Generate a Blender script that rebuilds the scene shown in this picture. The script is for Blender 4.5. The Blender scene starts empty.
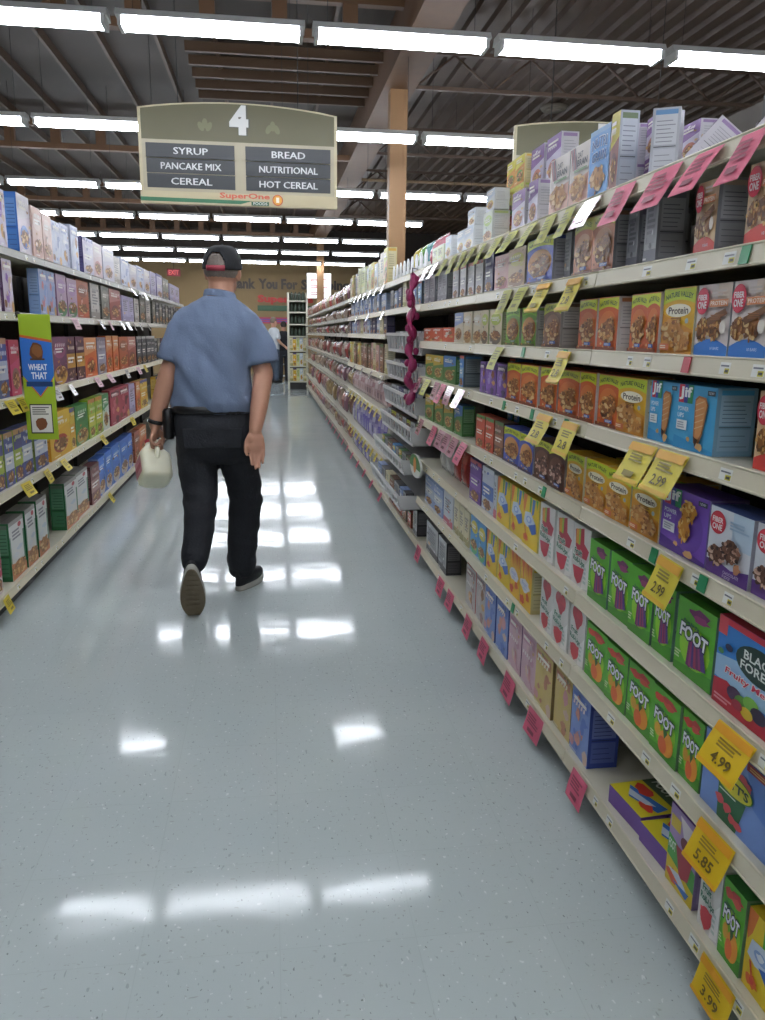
import bpy, math, random
from mathutils import Vector, Matrix, Euler, noise

sc = bpy.context.scene
COL = sc.collection
PI = math.pi
R = math.radians

# ---------------------------------------------------------------- camera, world, exposure
cam_data = bpy.data.cameras.new('camera')
cam = bpy.data.objects.new('camera', cam_data)
COL.objects.link(cam)
sc.camera = cam
CAM_F, CAM_YAW, CAM_PITCH, CAM_ROLL, CAM_H = 797.6, 0.1408, 0.2171, 0.0125, 1.33
cam_data.sensor_fit = 'VERTICAL'
cam_data.sensor_height = 24.0
cam_data.lens = CAM_F / 1020.0 * 24.0
cam_data.clip_start = 0.05
cam_data.clip_end = 200
_f = Vector((math.sin(CAM_YAW) * math.cos(CAM_PITCH), math.cos(CAM_YAW) * math.cos(CAM_PITCH), -math.sin(CAM_PITCH)))
_r = Vector((math.cos(CAM_YAW), -math.sin(CAM_YAW), 0))
_d = _f.cross(_r)
_r2 = math.cos(CAM_ROLL) * _r - math.sin(CAM_ROLL) * _d
_d2 = math.cos(CAM_ROLL) * _d + math.sin(CAM_ROLL) * _r
cam.matrix_world = Matrix(((_r2.x, -_d2.x, -_f.x, 0), (_r2.y, -_d2.y, -_f.y, 0), (_r2.z, -_d2.z, -_f.z, CAM_H), (0, 0, 0, 1)))

world = bpy.data.worlds.new('world')
sc.world = world
world.use_nodes = True
world.node_tree.nodes['Background'].inputs[0].default_value = (0.5, 0.55, 0.6, 1)
world.node_tree.nodes['Background'].inputs[1].default_value = 0.02
TUBE_STRENGTH = 17.0
sc.view_settings.view_transform = 'Standard'
sc.view_settings.look = 'None'
sc.view_settings.gamma = 1
sc.view_settings.use_curve_mapping = False
sc.view_settings.exposure = 0.98
try:
    sc.cycles.use_denoising = True
    sc.cycles.max_bounces = 8
    sc.cycles.diffuse_bounces = 4
    sc.cycles.glossy_bounces = 4
    sc.cycles.caustics_reflective = False
    sc.cycles.caustics_refractive = False
    sc.cycles.sample_clamp_indirect = 6
except Exception:
    pass

# ---------------------------------------------------------------- helpers
def lin(c):
    if isinstance(c, str):
        c = tuple(int(c[i:i + 2], 16) for i in (0, 2, 4))
    return tuple(((v / 255) / 12.92 if v / 255 <= 0.04045 else ((v / 255 + 0.055) / 1.055) ** 2.4) for v in c)

def mixc(a, b, t):
    if isinstance(a, str): a = tuple(int(a[i:i + 2], 16) for i in (0, 2, 4))
    if isinstance(b, str): b = tuple(int(b[i:i + 2], 16) for i in (0, 2, 4))
    return tuple(a[i] * (1 - t) + b[i] * t for i in range(3))

MATS = {}
def mat(name, color=None, rough=0.5, metal=0.0, spec=0.5, attr=False, emit=None, emit_s=0, noise_scale=0, noise_amt=0, bump=0, bump_scale=40, sss=0, trans=0):
    if name in MATS:
        return MATS[name]
    m = bpy.data.materials.new(name)
    m.use_nodes = True
    nt = m.node_tree
    b = nt.nodes['Principled BSDF']
    b.inputs['Roughness'].default_value = rough
    b.inputs['Metallic'].default_value = metal
    b.inputs['Specular IOR Level'].default_value = spec
    if color is not None:
        c = lin(color)
        b.inputs['Base Color'].default_value = (*c, 1)
    src = None
    if attr:
        a = nt.nodes.new('ShaderNodeAttribute')
        a.attribute_name = 'Col'
        src = a.outputs['Color']
    if noise_amt:
        tc = nt.nodes.new('ShaderNodeTexCoord')
        n = nt.nodes.new('ShaderNodeTexNoise')
        n.inputs['Scale'].default_value = noise_scale
        n.inputs['Detail'].default_value = 4
        nt.links.new(tc.outputs['Object'], n.inputs['Vector'])
        mp = nt.nodes.new('ShaderNodeMapRange')
        mp.inputs['To Min'].default_value = 1 - noise_amt
        mp.inputs['To Max'].default_value = 1 + noise_amt
        nt.links.new(n.outputs['Fac'], mp.inputs['Value'])
        mx = nt.nodes.new('ShaderNodeVectorMath')
        mx.operation = 'SCALE'
        if src is not None:
            nt.links.new(src, mx.inputs[0])
        else:
            mx.inputs[0].default_value = lin(color)
        nt.links.new(mp.outputs['Result'], mx.inputs['Scale'])
        src = mx.outputs['Vector']
    if src is not None:
        nt.links.new(src, b.inputs['Base Color'])
    if emit is not None:
        b.inputs['Emission Color'].default_value = (*lin(emit), 1)
        b.inputs['Emission Strength'].default_value = emit_s
    if bump:
        tc = nt.nodes.new('ShaderNodeTexCoord')
        n = nt.nodes.new('ShaderNodeTexNoise')
        n.inputs['Scale'].default_value = bump_scale
        n.inputs['Detail'].default_value = 5
        nt.links.new(tc.outputs['Object'], n.inputs['Vector'])
        bp = nt.nodes.new('ShaderNodeBump')
        bp.inputs['Strength'].default_value = bump
        bp.inputs['Distance'].default_value = 0.01
        nt.links.new(n.outputs['Fac'], bp.inputs['Height'])
        nt.links.new(bp.outputs['Normal'], b.inputs['Normal'])
    if sss:
        b.inputs['Subsurface Weight'].default_value = sss
        b.inputs['Subsurface Radius'].default_value = (0.03, 0.03, 0.025)
        b.inputs['Subsurface Scale'].default_value = 0.5
    if trans:
        b.inputs['Transmission Weight'].default_value = trans
    MATS[name] = m
    return m

M_CARD = mat('printed_card', attr=True, rough=0.38, spec=0.45)
M_FILM = mat('printed_film', attr=True, rough=0.22, spec=0.5, bump=0.5, bump_scale=45)
M_PAPER = mat('tag_paper', attr=True, rough=0.5, spec=0.3)
M_SLEEVE = mat('tag_plastic_sleeve', attr=True, rough=0.16, spec=0.7)
M_PAINT = mat('painted_parts', attr=True, rough=0.45)
M_SHELF = mat('shelf_enamel', 'cdc9b6', rough=0.35, noise_scale=6, noise_amt=0.04)
M_RAIL = mat('price_rail_plastic', 'd6d4c6', rough=0.25)
M_DARK = mat('dark_metal', '24221f', rough=0.5)
M_BACK = mat('back_panel_board', '4a443c', rough=0.7, noise_scale=20, noise_amt=0.1)
M_WHITE = mat('white_enamel', 'e6e8e8', rough=0.4)
M_TUBE = mat('fluorescent_tube', 'ffffff', rough=0.5, emit='f1f6ff', emit_s=TUBE_STRENGTH)

class MB:
    """collects faces with a colour each; build() links them as ONE mesh object"""
    def __init__(s):
        s.v = []; s.f = []; s.c = []; s.sm = []
    def add(s, pts, faces, col, smooth=False):
        o = len(s.v)
        s.v += [tuple(p) for p in pts]
        for i, f in enumerate(faces):
            s.f.append([o + k for k in f])
            s.c.append(col[i] if isinstance(col, list) else col)
            s.sm.append(smooth)
    def poly(s, pts, col):
        s.add(pts, [list(range(len(pts)))], col)
    def box(s, x0, x1, y0, y1, z0, z1, col='ffffff', sides=None):
        p = [(x0, y0, z0), (x1, y0, z0), (x1, y1, z0), (x0, y1, z0), (x0, y0, z1), (x1, y0, z1), (x1, y1, z1), (x0, y1, z1)]
        F = [[0, 1, 5, 4], [1, 2, 6, 5], [2, 3, 7, 6], [3, 0, 4, 7], [4, 5, 6, 7], [3, 2, 1, 0]]  # front right back left top bottom
        c = [col] * 6
        if sides:
            for k, v in sides.items():
                c['front right back left top bottom'.split().index(k)] = v
        s.add(p, F, c)
    def hexa(s, p, col):
        s.add(p, [[0, 1, 5, 4], [1, 2, 6, 5], [2, 3, 7, 6], [3, 0, 4, 7], [4, 5, 6, 7], [3, 2, 1, 0]], col)
    def loft(s, rings, col, caps=True, smooth=True, closed=True):
        n = len(rings[0]); pts = [p for r in rings for p in r]; F = []
        for i in range(len(rings) - 1):
            for j in range(n if closed else n - 1):
                k = (j + 1) % n
                F.append([i * n + j, i * n + k, (i + 1) * n + k, (i + 1) * n + j])
        if caps:
            F.append(list(range(n))[::-1])
            F.append([(len(rings) - 1) * n + j for j in range(n)])
        s.add(pts, F, col, smooth)
    def tube(s, path, rad, col='ffffff', n=10, caps=True, flat=None, up=None, smooth=True):
        """path of points, rad a number or a list of numbers / (a, b) pairs"""
        P = [Vector(p) for p in path]; rings = []; ref = Vector(up) if up else None
        for i, p in enumerate(P):
            t = (P[min(i + 1, len(P) - 1)] - P[max(i - 1, 0)]).normalized()
            if ref is None:
                ref = Vector((1, 0, 0)) if abs(t.x) < 0.8 else Vector((0, 1, 0))
            a = (ref - t * ref.dot(t)).normalized()
            b = t.cross(a)
            r = rad[i] if isinstance(rad, (list, tuple)) else rad
            ra, rb = r if isinstance(r, (list, tuple)) else (r, r)
            rings.append([p + a * ra * math.cos(2 * PI * k / n) + b * rb * math.sin(2 * PI * k / n) for k in range(n)])
            if not up:
                ref = a
        s.loft(rings, col, caps, smooth)
    def ball(s, c, r, col='ffffff', nu=14, nv=9, rot=None, e=1.0):
        rx, ry, rz = r if isinstance(r, (list, tuple)) else (r, r, r)
        rings = []
        for i in range(1, nv):
            th = -PI / 2 + PI * i / nv
            rings.append([(rx * math.cos(th) * math.cos(2 * PI * k / nu), ry * math.cos(th) * math.sin(2 * PI * k / nu), rz * math.sin(th)) for k in range(nu)])
        pts = [Vector(p) for q in rings for p in q] + [Vector((0, 0, -rz)), Vector((0, 0, rz))]
        if rot is not None:
            pts = [rot @ p for p in pts]
        pts = [p + Vector(c) for p in pts]
        F = []
        m = len(rings)
        for i in range(m - 1):
            for j in range(nu):
                k = (j + 1) % nu
                F.append([i * nu + j, i * nu + k, (i + 1) * nu + k, (i + 1) * nu + j])
        for j in range(nu):
            k = (j + 1) % nu
            F.append([k, j, m * nu]); F.append([(m - 1) * nu + j, (m - 1) * nu + k, m * nu + 1])
        s.add(pts, F, col, True)
    def data(s, name, material, gain=1.0):
        me = bpy.data.meshes.new(name)
        me.from_pydata(s.v, [], s.f)
        me.materials.append(material)
        at = me.color_attributes.new('Col', 'FLOAT_COLOR', 'CORNER')
        cache = {}; buf = []
        for f, c in zip(s.f, s.c):
            if c not in cache:
                l3 = lin(c); g = max(1.0, min(gain, 0.66 / max(max(l3), 1e-4))) if gain > 1 else gain
                cache[c] = (*[q * g for q in l3], 1.0)
            buf += list(cache[c]) * len(f)
        at.data.foreach_set('color', buf)
        me.polygons.foreach_set('use_smooth', s.sm)
        me.update()
        return me
    def build(s, name, material, parent=None, loc=None, rotz=0):
        return link(name, s.data(name, material), parent, loc, rotz)

def link(name, data, parent=None, loc=None, rotz=0):
    o = bpy.data.objects.new(name, data)
    COL.objects.link(o)
    if parent is not None:
        o.parent = parent
    if loc is not None:
        o.location = loc
    if rotz:
        o.rotation_euler = (0, 0, rotz)
    return o

def tag(o, label=None, cat=None, group=None, kind=None):
    if label: o['label'] = label
    if cat: o['category'] = cat
    if group: o['group'] = group
    if kind: o['kind'] = kind
    return o

def thing(name, label, cat, loc=(0, 0, 0), rotz=0, group=None):
    o = bpy.data.objects.new(name, None)
    COL.objects.link(o)
    o.empty_display_size = 0.05
    o.location = loc
    o.rotation_euler = (0, 0, rotz)
    return tag(o, label, cat, group)

def children(o):
    return [c for c in COL.objects if c.parent == o]

def copy_tree(o, parent=None):
    kids = list(o.children)
    c = o.copy(); COL.objects.link(c)
    if parent is not None: c.parent = parent
    for k in kids: copy_tree(k, c)
    return c

ORD = ['', 'first', 'second', 'third', 'fourth', 'fifth', 'sixth', 'seventh', 'eighth', 'ninth', 'tenth', 'eleventh', 'twelfth', 'thirteenth', 'fourteenth',
       'fifteenth', 'sixteenth', 'seventeenth', 'eighteenth', 'nineteenth', 'twentieth']
def nth(k):
    if k < len(ORD): return ORD[k]
    t = {2: 'twenty', 3: 'thirty', 4: 'forty', 5: 'fifty', 6: 'sixty', 7: 'seventy', 8: 'eighty', 9: 'ninety'}[k // 10]
    return t + '-' + ORD[k % 10] if k % 10 else t[:-1] + 'ieth'

# text as triangles, normalised to a unit box
TXT = {}
def text_mesh(s, bold=0.0, shear=0.0):
    key = (s, bold, shear)
    if key in TXT: return TXT[key]
    cu = bpy.data.curves.new('t', 'FONT')
    cu.body = s; cu.resolution_u = 2; cu.offset = bold; cu.shear = shear; cu.size = 1
    ob = bpy.data.objects.new('t', cu)
    COL.objects.link(ob)
    me = ob.to_mesh()
    vs = [(v.co.x, v.co.y) for v in me.vertices]
    fs = [list(p.vertices) for p in me.polygons]
    ob.to_mesh_clear()
    bpy.data.objects.remove(ob); bpy.data.curves.remove(cu)
    x0 = min(v[0] for v in vs); x1 = max(v[0] for v in vs); y0 = min(v[1] for v in vs); y1 = max(v[1] for v in vs)
    TXT[key] = ([((x - x0) / (x1 - x0), (y - y0) / (y1 - y0)) for x, y in vs], fs, (x1 - x0) / (y1 - y0))
    return TXT[key]

class Art:
    """prints on an upright face that looks along -y: u to the right, v up, both 0..1"""
    def __init__(s, mb, w, h, y=0.0, step=0.00025, x0=None, z0=0.0):
        s.mb = mb; s.w = w; s.h = h; s.y = y; s.k = 0; s.step = step; s.x0 = -w / 2 if x0 is None else x0; s.z0 = z0
    def P(s, u, v): return (s.x0 + u * s.w, s.y - s.k * s.step, s.z0 + v * s.h)
    def poly(s, pts, col, same=False):
        if not same: s.k += 1
        s.mb.poly([s.P(min(max(u, 0), 1), min(max(v, 0), 1)) for u, v in pts], col)
    def rect(s, u0, v0, u1, v1, col, same=False):
        s.poly([(u0, v0), (u1, v0), (u1, v1), (u0, v1)], col, same)
    def ell(s, cu, cv, ru, rv, col, n=18, rot=0, a0=0, a1=2 * PI):
        c, d = math.cos(rot), math.sin(rot)
        pts = []
        for i in range(n + (0 if a1 - a0 >= 2 * PI - 0.01 else 1)):
            a = a0 + (a1 - a0) * i / n
            x = ru * s.w * math.cos(a); y = rv * s.h * math.sin(a)
            pts.append((cu + (x * c - y * d) / s.w, cv + (x * d + y * c) / s.h))
        s.poly(pts, col)
    def blob(s, cu, cv, ru, rv, col, seed=0, n=11, j=0.28, same=False):
        rn = random.Random(seed)
        s.poly([(cu + ru * (1 + rn.uniform(-j, j)) * math.cos(2 * PI * i / n), cv + rv * (1 + rn.uniform(-j, j)) * math.sin(2 * PI * i / n)) for i in range(n)], col, same)
    def txt(s, t, u0, v0, u1, v1, col, bold=0.015, shear=0.0, arch=0.0, slope=0.0):
        vs, fs, _ = text_mesh(t, bold, shear)
        s.k += 1
        pts = []
        for x, y in vs:
            pts.append(s.P(u0 + (u1 - u0) * x, v0 + (v1 - v0) * y + arch * (1 - (2 * x - 1) ** 2) + slope * x))
        s.mb.add(pts, fs, col)
    def granola(s, cu, cv, ru, rv, seed=0, n=34, tones=('9a6a34', 'b98547', '83542a', 'cfa566', 'a8773d', '6f4420', 'd9b67c'), rot=0.5):
        rn = random.Random(seed)
        s.blob(cu, cv, ru * 0.95, rv * 0.95, tones[0], seed, 14, 0.15)
        s.k += 1
        for i in range(n):
            a = rn.uniform(0, 2 * PI); q = math.sqrt(rn.random())
            if i % 6 == 0: s.k += 1
            s.blob(cu + ru * q * math.cos(a), cv + rv * q * math.sin(a), ru * rn.uniform(0.12, 0.26), rv * rn.uniform(0.12, 0.26), tones[rn.randrange(len(tones))], seed * 31 + i, 6, 0.3, True)
    def lines(s, u0, v0, u1, v1, n, col, seed=0, ragged=0.3):
        rn = random.Random(seed); s.k += 1
        for i in range(n):
            v = v1 - (v1 - v0) * (i + 0.5) / n; t = (v1 - v0) / n * 0.28
            s.rect(u0, v - t, u1 - (u1 - u0) * rn.uniform(0, ragged), v + t, col, True)

# ---------------------------------------------------------------- the setting: floor, ceiling, walls, beams, column
def structure(o): return tag(o, kind='structure')

def floor_material():
    m = bpy.data.materials.new('waxed_vinyl_tile'); m.use_nodes = True
    nt = m.node_tree; L = nt.links.new; N = nt.nodes.new
    b = nt.nodes['Principled BSDF']
    tc = N('ShaderNodeTexCoord')
    base = lin('afbaba'); alt = lin('bcc4c2')
    n1 = N('ShaderNodeTexNoise'); n1.inputs['Scale'].default_value = 2.2; n1.inputs['Detail'].default_value = 5
    L(tc.outputs['Object'], n1.inputs['Vector'])
    mx = N('ShaderNodeMix'); mx.data_type = 'RGBA'
    mx.inputs[6].default_value = (*base, 1); mx.inputs[7].default_value = (*alt, 1)
    L(n1.outputs['Fac'], mx.inputs[0])
    last = mx.outputs[2]
    # short flecks in two directions and two tones
    for i, (sx, sy, dens, col, am) in enumerate([(150, 60, 0.745, '8f9795', 0.6), (70, 160, 0.75, '989b96', 0.6), (120, 90, 0.75, 'e4e8e6', 0.5), (190, 110, 0.765, '6d706e', 0.7)]):
        mp = N('ShaderNodeMapping'); mp.inputs['Scale'].default_value = (sx, sy, 1); mp.inputs['Rotation'].default_value = (0, 0, 0.35 * i)
        mp.inputs['Location'].default_value = (i * 3.7, i * 1.9, i * 5)
        L(tc.outputs['Object'], mp.inputs['Vector'])
        n = N('ShaderNodeTexNoise'); n.inputs['Scale'].default_value = 0.6; n.inputs['Detail'].default_value = 1.5; n.inputs['Roughness'].default_value = 0.6
        L(mp.outputs['Vector'], n.inputs['Vector'])
        rg = N('ShaderNodeMapRange'); rg.inputs['From Min'].default_value = dens - 0.07; rg.inputs['From Max'].default_value = dens - 0.03
        rg.inputs['To Max'].default_value = am
        L(n.outputs['Fac'], rg.inputs['Value'])
        m2 = N('ShaderNodeMix'); m2.data_type = 'RGBA'
        L(rg.outputs['Result'], m2.inputs[0]); L(last, m2.inputs[6]); m2.inputs[7].default_value = (*lin(col), 1)
        last = m2.outputs[2]
    # faint tile seams, 12 inch tiles
    br = N('ShaderNodeTexBrick'); br.offset = 0; br.inputs['Scale'].default_value = 1
    br.inputs['Brick Width'].default_value = 0.305; br.inputs['Row Height'].default_value = 0.305; br.inputs['Mortar Size'].default_value = 0.0012
    br.inputs['Color1'].default_value = (1, 1, 1, 1); br.inputs['Color2'].default_value = (0.975, 0.975, 0.975, 1); br.inputs['Mortar'].default_value = (0.92, 0.92, 0.92, 1)
    L(tc.outputs['Object'], br.inputs['Vector'])
    m3 = N('ShaderNodeMix'); m3.data_type = 'RGBA'; m3.blend_type = 'MULTIPLY'; m3.inputs[0].default_value = 1
    L(last, m3.inputs[6]); L(br.outputs['Color'], m3.inputs[7])
    L(m3.outputs[2], b.inputs['Base Color'])
    # wax: glossy with slow waves
    n3 = N('ShaderNodeTexNoise'); n3.inputs['Scale'].default_value = 3.0; n3.inputs['Detail'].default_value = 2
    L(tc.outputs['Object'], n3.inputs['Vector'])
    rr = N('ShaderNodeMapRange'); rr.inputs['To Min'].default_value = 0.06; rr.inputs['To Max'].default_value = 0.10
    L(n3.outputs['Fac'], rr.inputs['Value']); L(rr.outputs['Result'], b.inputs['Roughness'])
    bp = N('ShaderNodeBump'); bp.inputs['Strength'].default_value = 0.05; bp.inputs['Distance'].default_value = 0.02
    n4 = N('ShaderNodeTexNoise'); n4.inputs['Scale'].default_value = 5.0; n4.inputs['Detail'].default_value = 1
    L(tc.outputs['Object'], n4.inputs['Vector'])
    L(n4.outputs['Fac'], bp.inputs['Height']); L(bp.outputs['Normal'], b.inputs['Normal'])
    b.inputs['Specular IOR Level'].default_value = 0.17
    return m

def slab(name, x0, x1, y0, y1, z0, z1, m):
    b = MB(); b.box(x0, x1, y0, y1, z0, z1)
    return structure(b.build(name, m))

RX0, RX1, RY0, RY1, CEIL = -14.0, 12.0, -7.0, 27.0, 4.5
slab('floor', RX0, RX1, RY0, RY1, -0.1, 0.0, floor_material())
M_WALL = mat('beige_wall_paint', '9c845e', rough=0.8, noise_scale=2, noise_amt=0.05)
slab('wall_back', RX0, RX1, RY1, RY1 + 0.1, 0, CEIL, M_WALL)
slab('wall_front', RX0, RX1, RY0 - 0.1, RY0, 0, CEIL, M_WALL)
slab('wall_left', RX0 - 0.1, RX0, RY0, RY1, 0, CEIL, M_WALL)
slab('wall_right', RX1, RX1 + 0.1, RY0, RY1, 0, CEIL, M_WALL)
slab('trim_1', RX0, RX1, RY1 - 0.35, RY1, 3.5, CEIL, mat('dark_soffit', '2e2620', rough=0.8))
M_DECK = mat('brown_roof_deck', '5c4a3e', rough=0.5, noise_scale=3, noise_amt=0.15)
M_BOARD = mat('dark_roof_boards', '33261a', rough=0.7, noise_scale=3, noise_amt=0.15)
M_WOOD = mat('roof_timber', '6a4c33', rough=0.6, noise_scale=8, noise_amt=0.18)
M_JOIST = mat('dark_joist', '503b28', rough=0.6)
M_TAN = mat('column_casing', '93704c', rough=0.6, noise_scale=5, noise_amt=0.1)
# roof deck: flat on the left of the girder, ribbed steel on its right
dk = MB()
dk.box(RX0, 1.35, RY0, RY1, CEIL, CEIL + 0.1)
structure(dk.build('ceiling', M_BOARD))
dk = MB()
x = 1.35
while x < RX1 - 0.01:
    dk.box(x, x + 0.11, RY0, RY1, CEIL + 0.05, CEIL + 0.1)
    dk.hexa([(x + 0.10, RY0, CEIL + 0.05), (x + 0.12, RY0, CEIL), (x + 0.12, RY1, CEIL), (x + 0.10, RY1, CEIL + 0.05), (x + 0.10, RY0, CEIL + 0.1), (x + 0.12, RY0, CEIL + 0.1), (x + 0.12, RY1, CEIL + 0.1), (x + 0.10, RY1, CEIL + 0.1)], 'ffffff')
    dk.box(x + 0.12, x + 0.2, RY0, RY1, CEIL, CEIL + 0.1)
    dk.hexa([(x + 0.20, RY0, CEIL), (x + 0.22, RY0, CEIL + 0.05), (x + 0.22, RY1, CEIL + 0.05), (x + 0.20, RY1, CEIL), (x + 0.20, RY0, CEIL + 0.1), (x + 0.22, RY0, CEIL + 0.1), (x + 0.22, RY1, CEIL + 0.1), (x + 0.20, RY1, CEIL + 0.1)], 'ffffff')
    x += 0.22
structure(dk.build('ceiling', M_DECK))
# glulam girder along the aisle over the column line
slab('ceiling_beam', 1.32, 1.68, RY0, RY1, 4.02, CEIL, M_WOOD)
slab('ceiling_beam', -9.2, -8.9, RY0, RY1, 4.02, CEIL, M_WOOD)
# cross girts on the left with upright blocks, sub-purlins along the aisle
for yy in (1.9, 8.3, 13.6, 18.8, 24.0):
    g = MB()
    g.box(RX0, 1.32, yy - 0.06, yy + 0.06, 4.02, 4.10)
    g.box(RX0, 1.32, yy - 0.05, yy + 0.05, 4.34, 4.42)
    xx = -11.8
    while xx < 1.3:
        g.box(xx, xx + 0.14, yy - 0.045, yy + 0.045, 4.10, 4.34)
        xx += 0.66
    structure(g.build('ceiling_beam', M_WOOD))
k = 0
xx = -8.6
while xx < 1.2:
    slab('ceiling_beam', xx, xx + 0.035, RY0, RY1, 4.39, CEIL, M_JOIST)
    xx += 0.62
    k += 1
# slats between the girder and the left joists near the sign
for yy in (9.7, 10.15, 10.6, 11.05, 11.5):
    slab('ceiling_beam', -0.85, 1.32, yy, yy + 0.05, 4.30, 4.40, M_JOIST)
# pair of diagonal braces by the sign
def brace(a, b, r=0.03):
    t = MB(); t.tube([a, b], r, n=6, smooth=False)
    return structure(t.build('ceiling_beam', M_WOOD))
for x0 in (-4.6, -3.3, -2.0):
    brace((x0, 8.3, 4.08), (x0 + 0.7, 7.2, 4.42)); brace((x0, 8.3, 4.08), (x0 - 0.1, 9.4, 4.42))
# open-web steel joists across the right half
for yy in (5.0, 9.75, 13.2, 16.5, 20.0):
    g = MB()
    g.box(1.68, RX1, yy - 0.03, yy + 0.03, 4.05, 4.09); g.box(1.68, RX1, yy - 0.03, yy + 0.03, 4.42, 4.46)
    xx = 1.7; up = True
    while xx < RX1 - 0.5:
        g.tube([(xx, yy, 4.08 if up else 4.43), (xx + 0.45, yy, 4.43 if up else 4.08)], 0.014, n=5)
        xx += 0.45; up = not up
    structure(g.build('ceiling_beam', M_DECK))
pipe = MB(); pipe.tube([(1.68, 15.0, 4.0), (RX1, 15.0, 4.0)], 0.025, n=8)
structure(pipe.build('ceiling_pipe', mat('pipe_paint', '9c8468', rough=0.5)))
# round ceiling vent above the next aisle
v = thing('ceiling_vent', 'round pale vent in the ceiling right of the aisle 4 sign', 'vent', (4.05, 11.8, CEIL - 0.03))
vb = MB(); vb.tube([(0, 0, 0.03), (0, 0, -0.02)], [0.2, 0.17], n=24); vb.build('flange', mat('vent_paint', '8d8478'), v)
vb = MB(); vb.tube([(0, 0, -0.02), (0, 0, -0.035)], [0.12, 0.11], n=24); vb.build('core', mat('vent_paint', '8d8478'), v)
# column casing boxes
def column(x, y, zb, zt, w=0.09):
    c = MB(); c.box(x - w, x + w, y - w, y + w, zb, zt)
    c.box(x - w - 0.008, x - w + 0.03, y - w - 0.008, y + w + 0.008, zb, zt); c.box(x + w - 0.03, x + w + 0.008, y - w - 0.008, y + w + 0.008, zb, zt)
    return structure(c.build('column', M_TAN))
column(1.5, 9.75, 0, 4.02)
column(1.5, 24.0, 0, 4.02)

# ---------------------------------------------------------------- fluorescent strip lights
def fixture_proto():
    t = thing('fluorescent_light', '', 'light')
    h = MB(); h.hexa([(-0.60, -0.09, 0.055), (0.60, -0.09, 0.055), (0.60, 0.09, 0.055), (-0.60, 0.09, 0.055), (-0.60, -0.06, 0.10), (0.60, -0.06, 0.10), (0.60, 0.06, 0.10), (-0.60, 0.06, 0.10)], 'ffffff')
    h.build('housing', M_WHITE, t)
    for s in (-1, 1):
        u = MB(); u.tube([(-0.575, s * 0.058, 0.02), (0.575, s * 0.058, 0.02)], 0.019, n=8, caps=False); u.build('tube', M_TUBE, t)
    for s in (-1, 1):
        e = MB(); e.box(s * 0.575 - 0.012, s * 0.575 + 0.012, -0.085, 0.085, -0.002, 0.056); e.build('socket', M_WHITE, t)
    for s in (-1, 1):
        w = MB(); w.tube([(s * 0.5, 0, 0.095), (s * 0.5, 0, 1.31)], 0.0022, n=4); w.build('hanger_wire', M_DARK, t)
    return t
LZ, LP, LX = 3.228, 1.2525, 0.2961
ROWS = [(-3.2, -2, 2), (-0.2, -2, 2), (2.8, -2, 2), (5.86, -3, 3), (8.58, -3, 2), (11.94, -4, 2), (14.89, -4, 1), (17.93, -5, 1), (20.71, -5, 1), (23.7, -5, 1)]
fx = fixture_proto(); first = True
ROWNAME = ['behind the camera', 'overhead at the camera', 'just ahead of the camera', 'row nearest the camera', 'row behind the aisle 4 sign', 'third row in view',
           'fourth row in view', 'fifth row in view', 'sixth row in view', 'farthest row']
for ri, (yy, a, b) in enumerate(ROWS):
    for q, n in enumerate(range(a, b + 1)):
        o = fx if first else copy_tree(fx)
        first = False
        o.location = (LX + (n + 0.5) * LP, yy, LZ)
        lab = 'white twin-tube fluorescent light, %s from left, %s' % (nth(q + 1), ROWNAME[ri])
        tag(o, lab, 'light', 'fluorescent lights hung in rows across the aisles')

# ---------------------------------------------------------------- shelving
D = 0.857          # aisle edge of the right-hand shelves
DL = -1.238        # aisle edge of the left-hand shelves
RZ = [1.69, 1.495, 1.294, 1.098, 0.869, 0.621, 0.395, 0.126]
FZ = [1.69, 1.5, 1.33, 1.03, 0.75, 0.395, 0.126]
AZ = [1.69, 1.5, 0.126]
LZS = [1.711, 1.41, 1.008, 0.585, 0.125]

RAILS = {}
def rail_data(length, seed, color, stick=True):
    key = (round(length, 3), seed, color, stick)
    if key in RAILS: return RAILS[key]
    rn = random.Random(seed); b = MB(); l = length / 2
    # local: runs along y, faces -x, leans back a little; top at z 0
    b.hexa([(-0.010, -l, -0.036), (-0.006, -l, -0.036), (-0.006, l, -0.036), (-0.010, l, -0.036), (-0.004, -l, 0.0), (0.0, -l, 0.0), (0.0, l, 0.0), (-0.004, l, 0.0)], color)
    b.tube([(-0.008, -l, -0.036), (-0.008, l, -0.036)], 0.0035, color, n=6)
    b.tube([(-0.003, -l, 0.0), (-0.003, l, 0.0)], 0.003, color, n=6)
    if stick:
        y = -l + 0.05
        while y < l - 0.09:
            w = rn.uniform(0.028, 0.045)
            if rn.random() < 0.62:
                for k, (za, zb, ya, yb, c) in enumerate([(-0.030, -0.008, y, y + w, 'e4e4dc'), (-0.029, -0.019, y + w * 0.05, y + w * 0.5, 'cfc23a'), (-0.016, -0.013, y + w * 0.12, y + w * 0.9, '6d7078'), (-0.0265, -0.0215, y + w * 0.1, y + w * 0.42, '4b4b30')]):
                    e = 0.0006 + 0.0003 * k
                    fx_ = lambda z: -0.004 + z * (0.006 / 0.036) - e
                    b.poly([(fx_(za), yb, za), (fx_(za), ya, za), (fx_(zb), ya, zb), (fx_(zb), yb, zb)], c)
            y += rn.uniform(0.09, 0.2)
    RAILS[key] = b.data('price_rail', M_PAINT)
    return RAILS[key]

SHELVES = {}
def shelf_data(length, depth):
    key = (round(length, 3), depth)
    if key in SHELVES: return SHELVES[key]
    b = MB(); l = length / 2
    b.box(0.001, depth, -l, l, -0.028, 0.0)
    b.box(0.001, 0.01, -l, l, -0.034, -0.0285)
    SHELVES[key] = b.data('shelf', M_SHELF)
    return SHELVES[key]

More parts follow.
